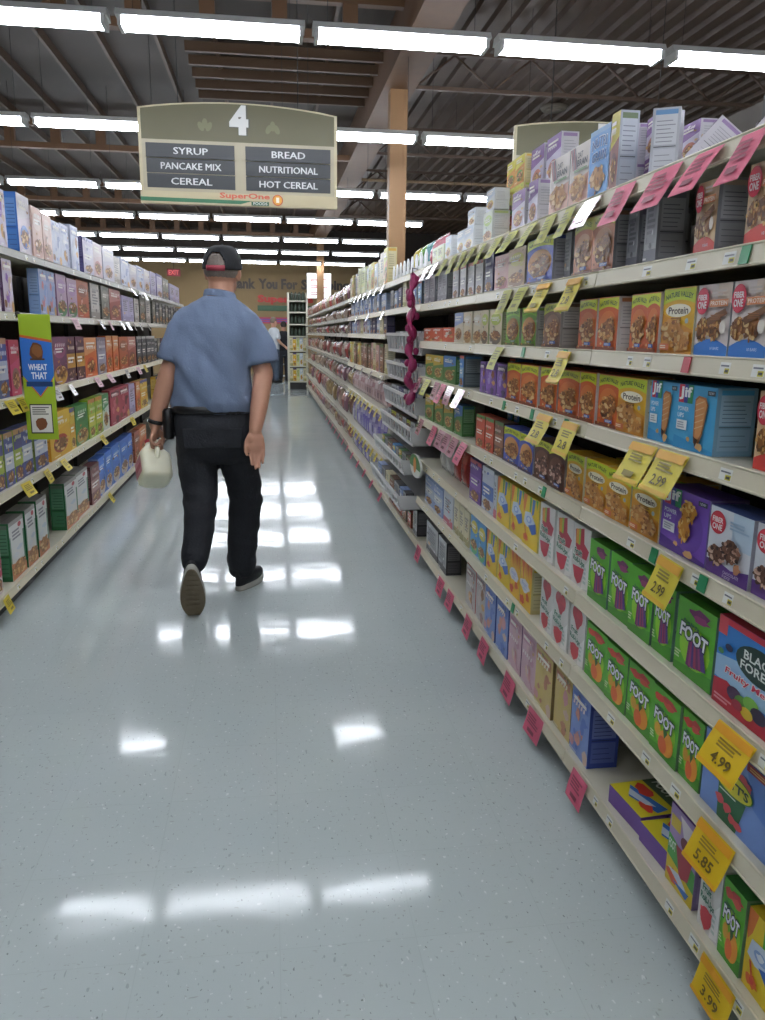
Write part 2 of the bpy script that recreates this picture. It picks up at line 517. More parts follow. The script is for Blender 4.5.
UNITS = []
FARRAIL = {i: ('948e7e', '868070')[i % 2] for i in range(8)}
def shelving_unit(side, y0, y1, zs, label, group, depth=0.42, base_depth=0.46, back_h=1.95, rail_cols=None, seed=0, skip=()):
    x0 = D if side > 0 else DL
    yc = (y0 + y1) / 2; ln = y1 - y0 - 0.004
    t = thing('shelving_unit', label, 'shelves', (x0, yc, 0), 0 if side > 0 else PI, group)
    l = ln / 2
    b = MB(); b.box(base_depth, base_depth + 0.02, -l, l, 0.0, back_h); b.build('back_panel', M_BACK, t)
    b = MB(); b.box(0.05, 0.08, -l, l, 0.0, zs[-1] - 0.036); b.build('kick_plate', M_DARK, t)
    for s in (-1, 1):
        b = MB(); b.box(base_depth - 0.03, base_depth, s * l - (0.03 if s > 0 else 0), s * l + (0 if s > 0 else 0.03), 0.0, back_h); b.build('upright', M_DARK, t)
    for i, z in enumerate(zs):
        dp = base_depth if i == len(zs) - 1 else depth
        sh = link('shelf', shelf_data(ln, dp), t, (0, 0, z))
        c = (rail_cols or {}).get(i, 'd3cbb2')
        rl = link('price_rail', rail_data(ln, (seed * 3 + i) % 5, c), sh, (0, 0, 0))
    UNITS.append(t)
    return t
BW = 1.25
for i in range(3):
    y0 = 0.82 + BW * i
    shelving_unit(1, y0, y0 + BW, RZ, 'cream eight-shelf unit of snack boxes on the right, %s from camera' % nth(i + 1), 'right-hand shelving units', seed=i)
shelving_unit(1, 4.57, 5.98, AZ, 'cream shelving unit on the right holding the white sloping trays', 'right-hand shelving units', seed=3)
shelving_unit(1, 5.98, 7.4, FZ, 'cream shelving unit on the right just beyond the white trays', 'right-hand shelving units', seed=4)
shelving_unit(1, 7.4, 8.85, FZ, 'cream shelving unit on the right, second beyond the white trays', 'right-hand shelving units', seed=5)
for i in range(7):
    y0 = 8.85 + 1.48 * i
    shelving_unit(1, y0, y0 + 1.48, FZ, 'far right-hand shelving unit of bagged candy, %s before the far end' % nth(7 - i), 'right-hand shelving units', seed=i, rail_cols=FARRAIL)
for i in range(7):
    y0 = 3.6 + BW * i
    shelving_unit(-1, y0, y0 + BW, LZS, 'left-hand five-shelf cereal unit, %s from camera' % nth(i + 1), 'left-hand shelving units', depth=0.45, base_depth=0.5, back_h=2.0,
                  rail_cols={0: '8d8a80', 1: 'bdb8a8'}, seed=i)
# green and red marker clips on the right-hand rails
def clip(shelf_i, yv, c, w=0.022):
    for t in UNITS[:3]:
        if abs(t.location.y - yv) <= BW / 2:
            sh = [o for o in t.children if o.name.startswith('shelf') and abs(o.location.z - RZ[shelf_i]) < 1e-4][0]
            b = MB(); b.hexa([(-0.0135, -w / 2, -0.034), (-0.0115, -w / 2, -0.034), (-0.0115, w / 2, -0.034), (-0.0135, w / 2, -0.034), (-0.0075, -w / 2, -0.002), (-0.0055, -w / 2, -0.002), (-0.0055, w / 2, -0.002), (-0.0075, w / 2, -0.002)], c)
            o = b.build('marker_clip', M_PAINT, sh, (0, yv - t.location.y, 0))
            o['label'] = 'green marker clip' if c == '1f8a55' else 'red marker clip'

# ---------------------------------------------------------------- printed cartons
# design: name, words for the label, depth, side colour, top colour, painter
GRAN = ('7a4a20', 'a8733a', '5f3814', 'c79a58', '8f5f2c', '4f2e12', 'd9b67c')
CHOC = ('5a3a2c', '7d5644', '3c241a', 'a58270', '6b4636', '2f1b13', 'c0a18d')

def banner(A, c='b4bd22', ink='2f4a1c', text='NATURE VALLEY', v=0.78):
    pts = [(0, 1), (0, v - 0.03)] + [(i / 8, v - 0.03 + 0.07 * math.sin(PI * i / 8)) for i in range(9)] + [(1, 1)]
    A.poly([(0, 0.985), (0.0, v - 0.03)] + [(i / 8, v - 0.03 + 0.07 * (1 - (2 * i / 8 - 1) ** 2)) for i in range(9)] + [(1, 0.985)], c)
    A.txt(text, 0.07, v + 0.035, 0.93, v + 0.115, ink, 0.03, 0, 0.05)

def p_valley(bg, glow, tones=GRAN, ban='b4bd22', foot='2b4a86'):
    def f(A, s):
        A.rect(0, 0, 1, 1, bg)
        A.ell(0.5, 0.45, 0.46, 0.3, glow)
        banner(A, ban)
        A.granola(0.5, 0.36, 0.4, 0.2, s, 46, tones)
        A.granola(0.68, 0.5, 0.22, 0.12, s + 3, 22, tones)
        rn = random.Random(s)
        A.rect(0, 0, 1, 0.07, mixc(bg, '3a1c0c', 0.55))
        for i in range(7): A.blob(rn.uniform(0.1, 0.9), rn.uniform(0.05, 0.16), 0.05, 0.025, tones[i % 7], s + i, 6)
        A.rect(0.5, 0.09, 0.85, 0.15, foot); A.lines(0.53, 0.1, 0.82, 0.14, 2, 'd8dbe2', s)
    return f

def p_protein(A, s):
    A.rect(0, 0, 1, 1, 'dfae24')
    A.poly([(0, 0), (1, 0), (1, 0.36), (0, 0.62)], 'c98a2a')
    banner(A, 'a9b828')
    A.ell(0.5, 0.66, 0.4, 0.1, 'f1ead2')
    A.txt('Protein', 0.2, 0.605, 0.82, 0.715, '3a2b20', 0.02)
    A.lines(0.3, 0.5, 0.75, 0.56, 2, '6d4a20', s)
    A.granola(0.36, 0.36, 0.34, 0.17, s, 40); A.granola(0.7, 0.2, 0.28, 0.17, s + 5, 36)
    A.ell(0.86, 0.5, 0.05, 0.04, '7a8a8a')
    A.rect(0.05, 0.06, 0.36, 0.16, 'b0613a'); A.lines(0.08, 0.08, 0.33, 0.14, 2, 'ead9c0', s)

def p_fiber(bg, wave, food=GRAN, side='f0a35a', pal='f0d9c0'):
    def f(A, s):
        A.rect(0, 0, 1, 1, bg)
        A.rect(0.6, 0.72, 1, 1, mixc(bg, pal, 0.6))
        A.poly([(0, 0), (0, 0.12)] + [(i / 10, 0.13 + 0.11 * math.sin(PI * (i / 10) * 0.95 + 0.1)) for i in range(11)] + [(1, 0)], wave)
        A.granola(0.22, 0.38, 0.2, 0.16, s, 36, food); A.granola(0.62, 0.4, 0.22, 0.17, s + 2, 36, food)
        A.poly([(0.38, 0.52), (0.92, 0.66), (0.98, 0.58), (0.44, 0.42)], food[2]); A.lines(0.5, 0.5, 0.9, 0.58, 3, food[0], s)
        A.ell(0.88, 0.4, 0.09, 0.09, 'efe6da')
        A.ell(0.23, 0.77, 0.2, 0.19, 'a81f38', 26); A.ell(0.23, 0.77, 0.185, 0.175, 'bf2c44', 26)
        A.txt('FIBER', 0.09, 0.78, 0.37, 0.86, 'f6ecec', 0.03); A.txt('ONE', 0.1, 0.66, 0.36, 0.765, 'f6ecec', 0.03)
        A.rect(0.46, 0.68, 1, 0.78, 'cf8350'); A.txt('PROTEIN', 0.49, 0.7, 0.97, 0.76, 'f5e7d8', 0.02)
        A.lines(0.5, 0.82, 0.95, 0.92, 2, 'c8bcb4', s)
        A.txt('10 BARS', 0.6, 0.09, 0.86, 0.13, 'dfe8f5', 0.0)
    return f

def p_fiber_brownie(A, s):
    A.rect(0, 0, 1, 1, 'd9dde4'); A.rect(0.55, 0.5, 1, 1, 'bfd2e2')
    A.poly([(0, 0), (0, 0.2), (0.3, 0.22), (0.6, 0.16), (1, 0.24), (1, 0)], '4d2c72')
    A.ell(0.2, 0.78, 0.19, 0.17, 'a81f30', 26); A.ell(0.2, 0.78, 0.175, 0.155, 'c12a3c', 26)
    A.txt('FIBER', 0.07, 0.78, 0.33, 0.86, 'f6ecec', 0.03); A.txt('ONE', 0.08, 0.67, 0.32, 0.765, 'f6ecec', 0.03)
    A.lines(0.5, 0.74, 0.95, 0.88, 3, '9db6cc', s)
    A.granola(0.25, 0.3, 0.2, 0.15, s, 44, CHOC); A.granola(0.6, 0.44, 0.21, 0.17, s + 4, 44, CHOC)
    A.blob(0.8, 0.24, 0.08, 0.08, '9a6a4a', s)
    A.txt('CHOCOLATE', 0.5, 0.1, 0.86, 0.145, 'd8cfe6', 0.0); A.txt('FUDGE', 0.5, 0.04, 0.68, 0.085, 'd8cfe6', 0.0)

def p_jif(bg, dark, words, food):
    def f(A, s):
        A.rect(0, 0, 1, 1, bg); A.poly([(0, 0), (0, 0.2), (1, 0.06), (1, 0)], dark)
        A.ell(0.62, 0.45, 0.3, 0.36, mixc(bg, dark, 0.35), 24)
        A.rect(0.06, 0.72, 0.2, 1, 'b3243a'); A.rect(0.2, 0.72, 0.3, 1, '2a3a86'); A.rect(0.3, 0.72, 0.43, 1, '1f7a4a')
        A.txt('Jif', 0.08, 0.76, 0.41, 0.97, 'f4f4f2', 0.035)
        v = 0.66
        for wd in words:
            A.txt(wd, 0.08, v - 0.07, 0.08 + 0.055 * len(wd), v, 'e6eef2', 0.02); v -= 0.1
        A.rect(0.07, 0.3, 0.34, 0.45, 'e3e6e6'); A.lines(0.1, 0.32, 0.31, 0.43, 3, '8a9098', s)
        A.rect(0.8, 0.88, 0.98, 0.95, '22303c'); A.txt('NEW!', 0.83, 0.895, 0.95, 0.935, 'dfe6ea', 0.0)
        if food == 'bar':
            A.poly([(0.52, 0.8), (0.6, 0.86), (0.78, 0.84), (0.84, 0.74), (0.76, 0.3), (0.68, 0.12), (0.56, 0.14), (0.54, 0.3)], '8a5a34')
            A.poly([(0.55, 0.78), (0.62, 0.83), (0.76, 0.81), (0.81, 0.74), (0.73, 0.3), (0.66, 0.2), (0.58, 0.22), (0.57, 0.4)], 'b07a48')
            for i in range(5): A.poly([(0.56, 0.35 + 0.09 * i), (0.76, 0.42 + 0.09 * i), (0.76, 0.435 + 0.09 * i), (0.56, 0.365 + 0.09 * i)], 'd9b68a')
            A.poly([(0.56, 0.24), (0.68, 0.2), (0.62, 0.08)], '3a2316')
        else:
            A.granola(0.62, 0.72, 0.17, 0.16, s, 40, ('c98a2e', 'e0ae54', '9a5f1c', 'f0cb7c', 'b87826', '7a4816', 'e8bc60'))
            A.granola(0.58, 0.45, 0.12, 0.2, s + 1, 34, ('c98a2e', 'e0ae54', '9a5f1c', 'f0cb7c', 'b87826', '7a4816', 'e8bc60'))
        A.blob(0.72, 0.1, 0.09, 0.06, 'c79a64', s + 9); A.blob(0.44, 0.18, 0.05, 0.04, 'b98a55', s + 8)
    return f

def p_foot(fruit):
    def f(A, s):
        A.rect(0, 0, 1, 1, '4c9a22'); A.poly([(0, 0), (1, 0), (1, 0.2), (0, 0.1)], '39801c')
        A.ell(0.52, 0.42, 0.4, 0.28, '86bf2a', 20)
        c = ('5d1f4e', '7c2a5e', '3f2a6a') if fruit == 'berry' else ('a8322e', 'c24a38', '7c2a2a')
        A.blob(0.6, 0.88, 0.26, 0.07, c[0], s); A.blob(0.64, 0.83, 0.2, 0.05, c[1], s + 1)
        if fruit == 'berry':
            for i in range(7):
                a = -0.9 + i * 0.36
                A.poly([(0.42 + 0.05 * i - 0.05, 0.5), (0.5 + 0.05 * i - 0.05, 0.52), (0.46 + 0.07 * i, 0.14 + 0.015 * i), (0.34 + 0.07 * i, 0.16 + 0.01 * i)], (c + ('8c2a4a',))[i % 4])
        else:
            A.blob(0.28, 0.86, 0.2, 0.06, 'c8402e', s + 2)
            A.ell(0.62, 0.26, 0.27, 0.19, 'e8962a', 18); A.ell(0.5, 0.2, 0.16, 0.13, 'e2682e', 16); A.ell(0.3, 0.38, 0.12, 0.1, 'd9a22c', 14)
            A.poly([(0.5, 0.45), (0.58, 0.55), (0.66, 0.42), (0.56, 0.32)], '2c5a1c')
        A.txt('Fruit by the', 0.22, 0.70, 0.62, 0.755, '26324a', 0.02, 0.1, 0, -0.03)
        A.txt('FOOT', 0.12, 0.49, 0.9, 0.72, '1f2a3a', 0.09, 0.1, 0.0, -0.05)
        A.txt('FOOT', 0.14, 0.51, 0.88, 0.70, 'eef0f4', 0.035, 0.1, 0.0, -0.05)
        A.lines(0.05, 0.18, 0.22, 0.3, 3, 'cfe0b0', s)
    return f

def p_roll(kind):
    def f(A, s):
        A.rect(0, 0, 1, 1, 'd8d6d2')
        A.poly([(0.62, 0), (1, 0.05), (1, 0.55), (0.75, 0.4)], 'ecebe8')
        if kind == 'tall':
            A.poly([(0.12, 0.9), (0.62, 0.98), (0.66, 0.74), (0.95, 0.66), (0.84, 0.5), (0.2, 0.48), (0.16, 0.7)], '9a2338')
            A.rect(0.18, 0.68, 0.34, 0.92, 'd9962c'); A.rect(0.34, 0.68, 0.44, 0.95, '7aa02c')
            A.poly([(0.08, 0.3), (0.75, 0.34), (0.6, 0.1), (0.42, 0.04), (0.2, 0.12)], 'a82a3e')
        else:
            A.ell(0.36, 0.86, 0.22, 0.13, '9a2a34', 16); A.ell(0.62, 0.84, 0.2, 0.15, 'a63038', 16); A.poly([(0.2, 0.82), (0.8, 0.8), (0.52, 0.56)], '9a2a34')
            A.poly([(0.12, 0.28), (0.7, 0.32), (0.62, 0.1), (0.4, 0.02), (0.2, 0.1)], 'b0363e'); A.ell(0.42, 0.2, 0.28, 0.13, 'a82e38', 16)
        A.txt('Fruit', 0.14, 0.5, 0.6, 0.62, 'e8ece4', 0.09); A.txt('Fruit', 0.15, 0.51, 0.59, 0.61, '1e5a44', 0.04)
        A.txt('Roll-Ups', 0.08, 0.35, 0.8, 0.5, 'e8ece4', 0.09, 0, 0, -0.03); A.txt('Roll-Ups', 0.1, 0.365, 0.78, 0.49, '1e5a44', 0.04, 0, 0, -0.03)
        A.lines(0.74, 0.1, 0.92, 0.4, 4, 'a7b4ae', s)
    return f

def p_sunny(A, s):
    A.rect(0, 0, 1, 1, 'e3c41c')
    A.poly([(0, 1), (0.25, 1), (0.14, 0.72), (0.04, 0.6), (0, 0.7)], 'd8701f')
    A.poly([(0.42, 1), (0.55, 1), (0.5, 0.72), (0.42, 0.66)], '3f8a2c'); A.poly([(0.6, 0.98), (0.78, 0.98), (0.7, 0.7), (0.58, 0.64)], '2a5fa8')
    A.poly([(0.82, 1), (0.95, 1), (0.9, 0.8)], '3f8a2c')
    A.poly([(0.08, 0.44), (0.16, 0.66), (0.5, 0.7), (0.82, 0.54), (0.62, 0.42), (0.3, 0.38)], 'c6d3e4')
    A.ell(0.42, 0.54, 0.18, 0.07, '7f9cc8'); A.blob(0.42, 0.545, 0.1, 0.045, 'dbe3ee', s)
    A.poly([(0.4, 0.42), (0.86, 0.54), (0.92, 0.36), (0.66, 0.28)], '24509a')
    A.blob(0.28, 0.16, 0.15, 0.08, 'd9641f', s + 2, 14, 0.35); A.blob(0.28, 0.17, 0.07, 0.04, 'c23a2c', s + 3)
    A.poly([(0.16, 0.4), (0.22, 0.4), (0.3, 0.2), (0.25, 0.2)], 'c9501f')

def p_splat(A, s):
    A.rect(0, 0, 1, 1, 'e6b81c'); rn = random.Random(s)
    for i in range(7):
        u = 0.08 + i * 0.14; A.poly([(u, 1), (u + 0.11, 1), (u + 0.09 + rn.uniform(-.05, .05), rn.uniform(0.5, 0.75))], ('d9501f', 'c43a20', 'e0801f')[i % 3])
    A.blob(0.45, 0.5, 0.42, 0.14, 'cfd2dc', s, 16, 0.2); A.txt('Fruit', 0.2, 0.48, 0.66, 0.58, '8a93b4', 0.03); A.blob(0.45, 0.43, 0.2, 0.03, 'b3b9cc', s + 4)
    A.blob(0.3, 0.16, 0.2, 0.1, 'd0451f', s + 1, 14, 0.35); A.blob(0.75, 0.3, 0.16, 0.09, 'cf5a1f', s + 2, 12, 0.3)

def p_black_forest(A, s):
    A.rect(0, 0, 1, 1, '2a6fb4'); A.poly([(0, 0.3), (0, 0.55), (0.35, 0.62), (1, 0.5), (1, 0.25)], '9cc0de')
    A.rect(0, 0.93, 1, 1, 'b4283a'); A.rect(0, 0.8, 0.12, 1, 'cf4a52')
    A.poly([(0, 0), (0, 0.28), (0.18, 0.32), (0.5, 0.2), (1, 0.26), (1, 0)], 'a01f30')
    A.ell(0.56, 0.68, 0.3, 0.19, '14302a', 24)
    A.txt('BLACK', 0.36, 0.69, 0.76, 0.79, 'e8eee8', 0.02); A.txt('FOREST', 0.33, 0.57, 0.79, 0.67, 'e8eee8', 0.02)
    A.txt('Fruity Medley', 0.14, 0.38, 0.9, 0.49, 'f3e6ea', 0.07, 0.1); A.txt('Fruity Medley', 0.15, 0.39, 0.89, 0.48, 'c42f4c', 0.02, 0.1)
    for u, v, r, c in ((0.3, 0.24, 0.1, '3c2040'), (0.42, 0.2, 0.11, '4a7a28'), (0.52, 0.26, 0.1, '6aa03a'), (0.62, 0.2, 0.1, '2a2038'), (0.48, 0.14, 0.08, 'd8b42a'), (0.18, 0.7, 0.05, '22284a'), (0.08, 0.62, 0.04, '2c6a34'), (0.36, 0.16, 0.07, '8a2234')):
        A.ell(u, v, r, r * 0.8, c, 14)
    A.lines(0.05, 0.06, 0.3, 0.14, 2, 'd88a94', s)

def p_motts(A, s):
    A.rect(0, 0, 1, 1, '6d8cc8'); A.poly([(0.6, 1), (1, 1), (1, 0.4), (0.75, 0.5)], '4f72b4')
    A.poly([(0.28, 0), (0.56, 0), (0.66, 0.45), (0.26, 0.5)], '1f5a34')
    A.rect(0.62, 0.9, 1, 1, '8a2a30'); A.lines(0.66, 0.92, 0.96, 0.98, 2, 'd9a860', s)
    for u, v in ((0.3, 0.26), (0.42, 0.22), (0.5, 0.14), (0.58, 0.12), (0.6, 0.74), (0.66, 0.7)): A.blob(u, v, 0.06, 0.06, 'b8434a', s + int(u * 90))
    A.ell(0.46, 0.58, 0.3, 0.15, '2f6a2c', 24); A.ell(0.46, 0.58, 0.285, 0.138, 'd8d02c', 24)
    A.txt("MOTT'S", 0.22, 0.52, 0.7, 0.64, '1e3a2c', 0.035)
    A.lines(0.3, 0.4, 0.62, 0.43, 1, 'dfe8dc', s)

def p_nutri(A, s):
    A.rect(0, 0, 1, 1, '4f86bd'); A.rect(0, 0.93, 1, 1, '7ba7d0')
    A.txt('NUTRI', 0.12, 0.7, 0.88, 0.86, 'e8f0f6', 0.04, 0, 0.03); A.txt('NUTRI', 0.13, 0.71, 0.87, 0.85, '24508a', 0.02, 0, 0.03)
    A.txt('GRAIN', 0.14, 0.52, 0.86, 0.67, 'e8f0f6', 0.04, 0, 0.02); A.txt('GRAIN', 0.15, 0.53, 0.85, 0.66, '24508a', 0.02, 0, 0.02)
    A.granola(0.5, 0.28, 0.36, 0.18, s, 40); A.blob(0.3, 0.12, 0.16, 0.06, '2f5fa0', s)

def p_bran(A, s):
    A.rect(0, 0, 1, 1, 'dcd2cc'); A.poly([(0, 0), (0, 0.42), (1, 0.5), (1, 0)], 'c49a8a')
    for i in range(4): A.poly([(0.02 + 0.07 * i, 0.98), (0.06 + 0.07 * i, 0.98), (0.2 + 0.07 * i, 0.62), (0.16 + 0.07 * i, 0.62)], ('8a3a4a', '5a5064')[i % 2])
    A.txt('OAT', 0.4, 0.78, 0.66, 0.88, '3a3a40', 0.02); A.txt('BRAN', 0.4, 0.65, 0.9, 0.76, '3a3a40', 0.03)
    A.granola(0.5, 0.3, 0.4, 0.2, s, 44); A.rect(0.3, 0.56, 0.95, 0.6, '55704a')

def p_gen(bg, c2, c3, food=GRAN, style=0):
    def f(A, s):
        rn = random.Random(s * 7 + style)
        A.rect(0, 0, 1, 1, bg)
        if style == 0:
            A.poly([(0, 0.55), (1, 0.68), (1, 1), (0, 1)], c2); A.ell(0.5, 0.3, 0.36, 0.2, c3); A.granola(0.5, 0.28, 0.3, 0.15, s, 26, food)
            A.lines(0.14, 0.74, 0.86, 0.9, 2, 'efe9e0', s)
        elif style == 1:
            A.rect(0, 0.3, 1, 0.62, c2); A.rect(0, 0.9, 1, 1, c3); A.lines(0.12, 0.4, 0.88, 0.56, 2, 'f2eee6', s); A.granola(0.5, 0.16, 0.34, 0.12, s, 22, food)
        elif style == 2:
            A.ell(0.5, 0.72, 0.42, 0.17, c2, 20); A.lines(0.2, 0.66, 0.8, 0.78, 2, 'f4f0ea', s); A.ell(0.5, 0.2, 0.46, 0.2, c3, 20); A.granola(0.5, 0.26, 0.38, 0.13, s, 30, food)
        elif style == 3:
            for i in range(9): A.blob(rn.uniform(0.1, 0.9), rn.uniform(0.08, 0.72), rn.uniform(0.08, 0.2), rn.uniform(0.06, 0.13), (c2, c3, bg, food[i % 7])[i % 4], s + i)
            A.rect(0.08, 0.78, 0.92, 0.94, c3); A.lines(0.14, 0.81, 0.86, 0.91, 1, 'f2eee6', s)
        elif style == 4:
            A.rect(0, 0, 1, 0.2, c3); A.rect(0.12, 0.28, 0.88, 0.86, c2); A.lines(0.18, 0.4, 0.82, 0.8, 5, mixc(c2, '303038', 0.5), s)
        # the small busy print every pack carries: badges, ribbons, a bright title stroke
        for i in range(7):
            A.blob(rn.uniform(0.08, 0.92), rn.uniform(0.08, 0.95), rn.uniform(0.04, 0.11), rn.uniform(0.02, 0.05), (c2, c3, mixc(bg, 'ffffff', 0.4), mixc(bg, '101018', 0.45), food[i % 7])[rn.randrange(5)], s * 13 + i, 7)
        v = rn.uniform(0.55, 0.82)
        for i in range(5):
            u = 0.16 + 0.14 * i; A.poly([(u, v), (u + 0.09, v + 0.02), (u + 0.1, v + 0.085), (u + 0.02, v + 0.07)], mixc(c2, 'f4f2ee', 0.75) if style != 4 else mixc(c2, '303038', 0.5))
        A.lines(0.1, 0.04, 0.5, 0.09, 1, mixc(bg, 'ffffff', 0.55), s)
    return f

def p_wheat(A, s):
    A.rect(0, 0, 1, 1, 'd2d2ce'); A.rect(0, 0.93, 1, 1, '8a8680'); A.rect(0.9, 0.1, 1, 0.75, '2c6a44'); A.rect(0, 0.1, 0.05, 0.75, '2c6a44')
    A.lines(0.18, 0.66, 0.82, 0.84, 3, '77757a', s); A.ell(0.7, 0.88, 0.12, 0.045, 'a8323c', 14)
    A.poly([(0, 0), (1, 0), (1, 0.16), (0, 0.3)], 'b8754a'); A.granola(0.5, 0.17, 0.42, 0.13, s, 36); A.blob(0.3, 0.4, 0.2, 0.05, 'c2c6c8', s); A.blob(0.6, 0.5, 0.22, 0.04, 'b4bcc4', s + 1)

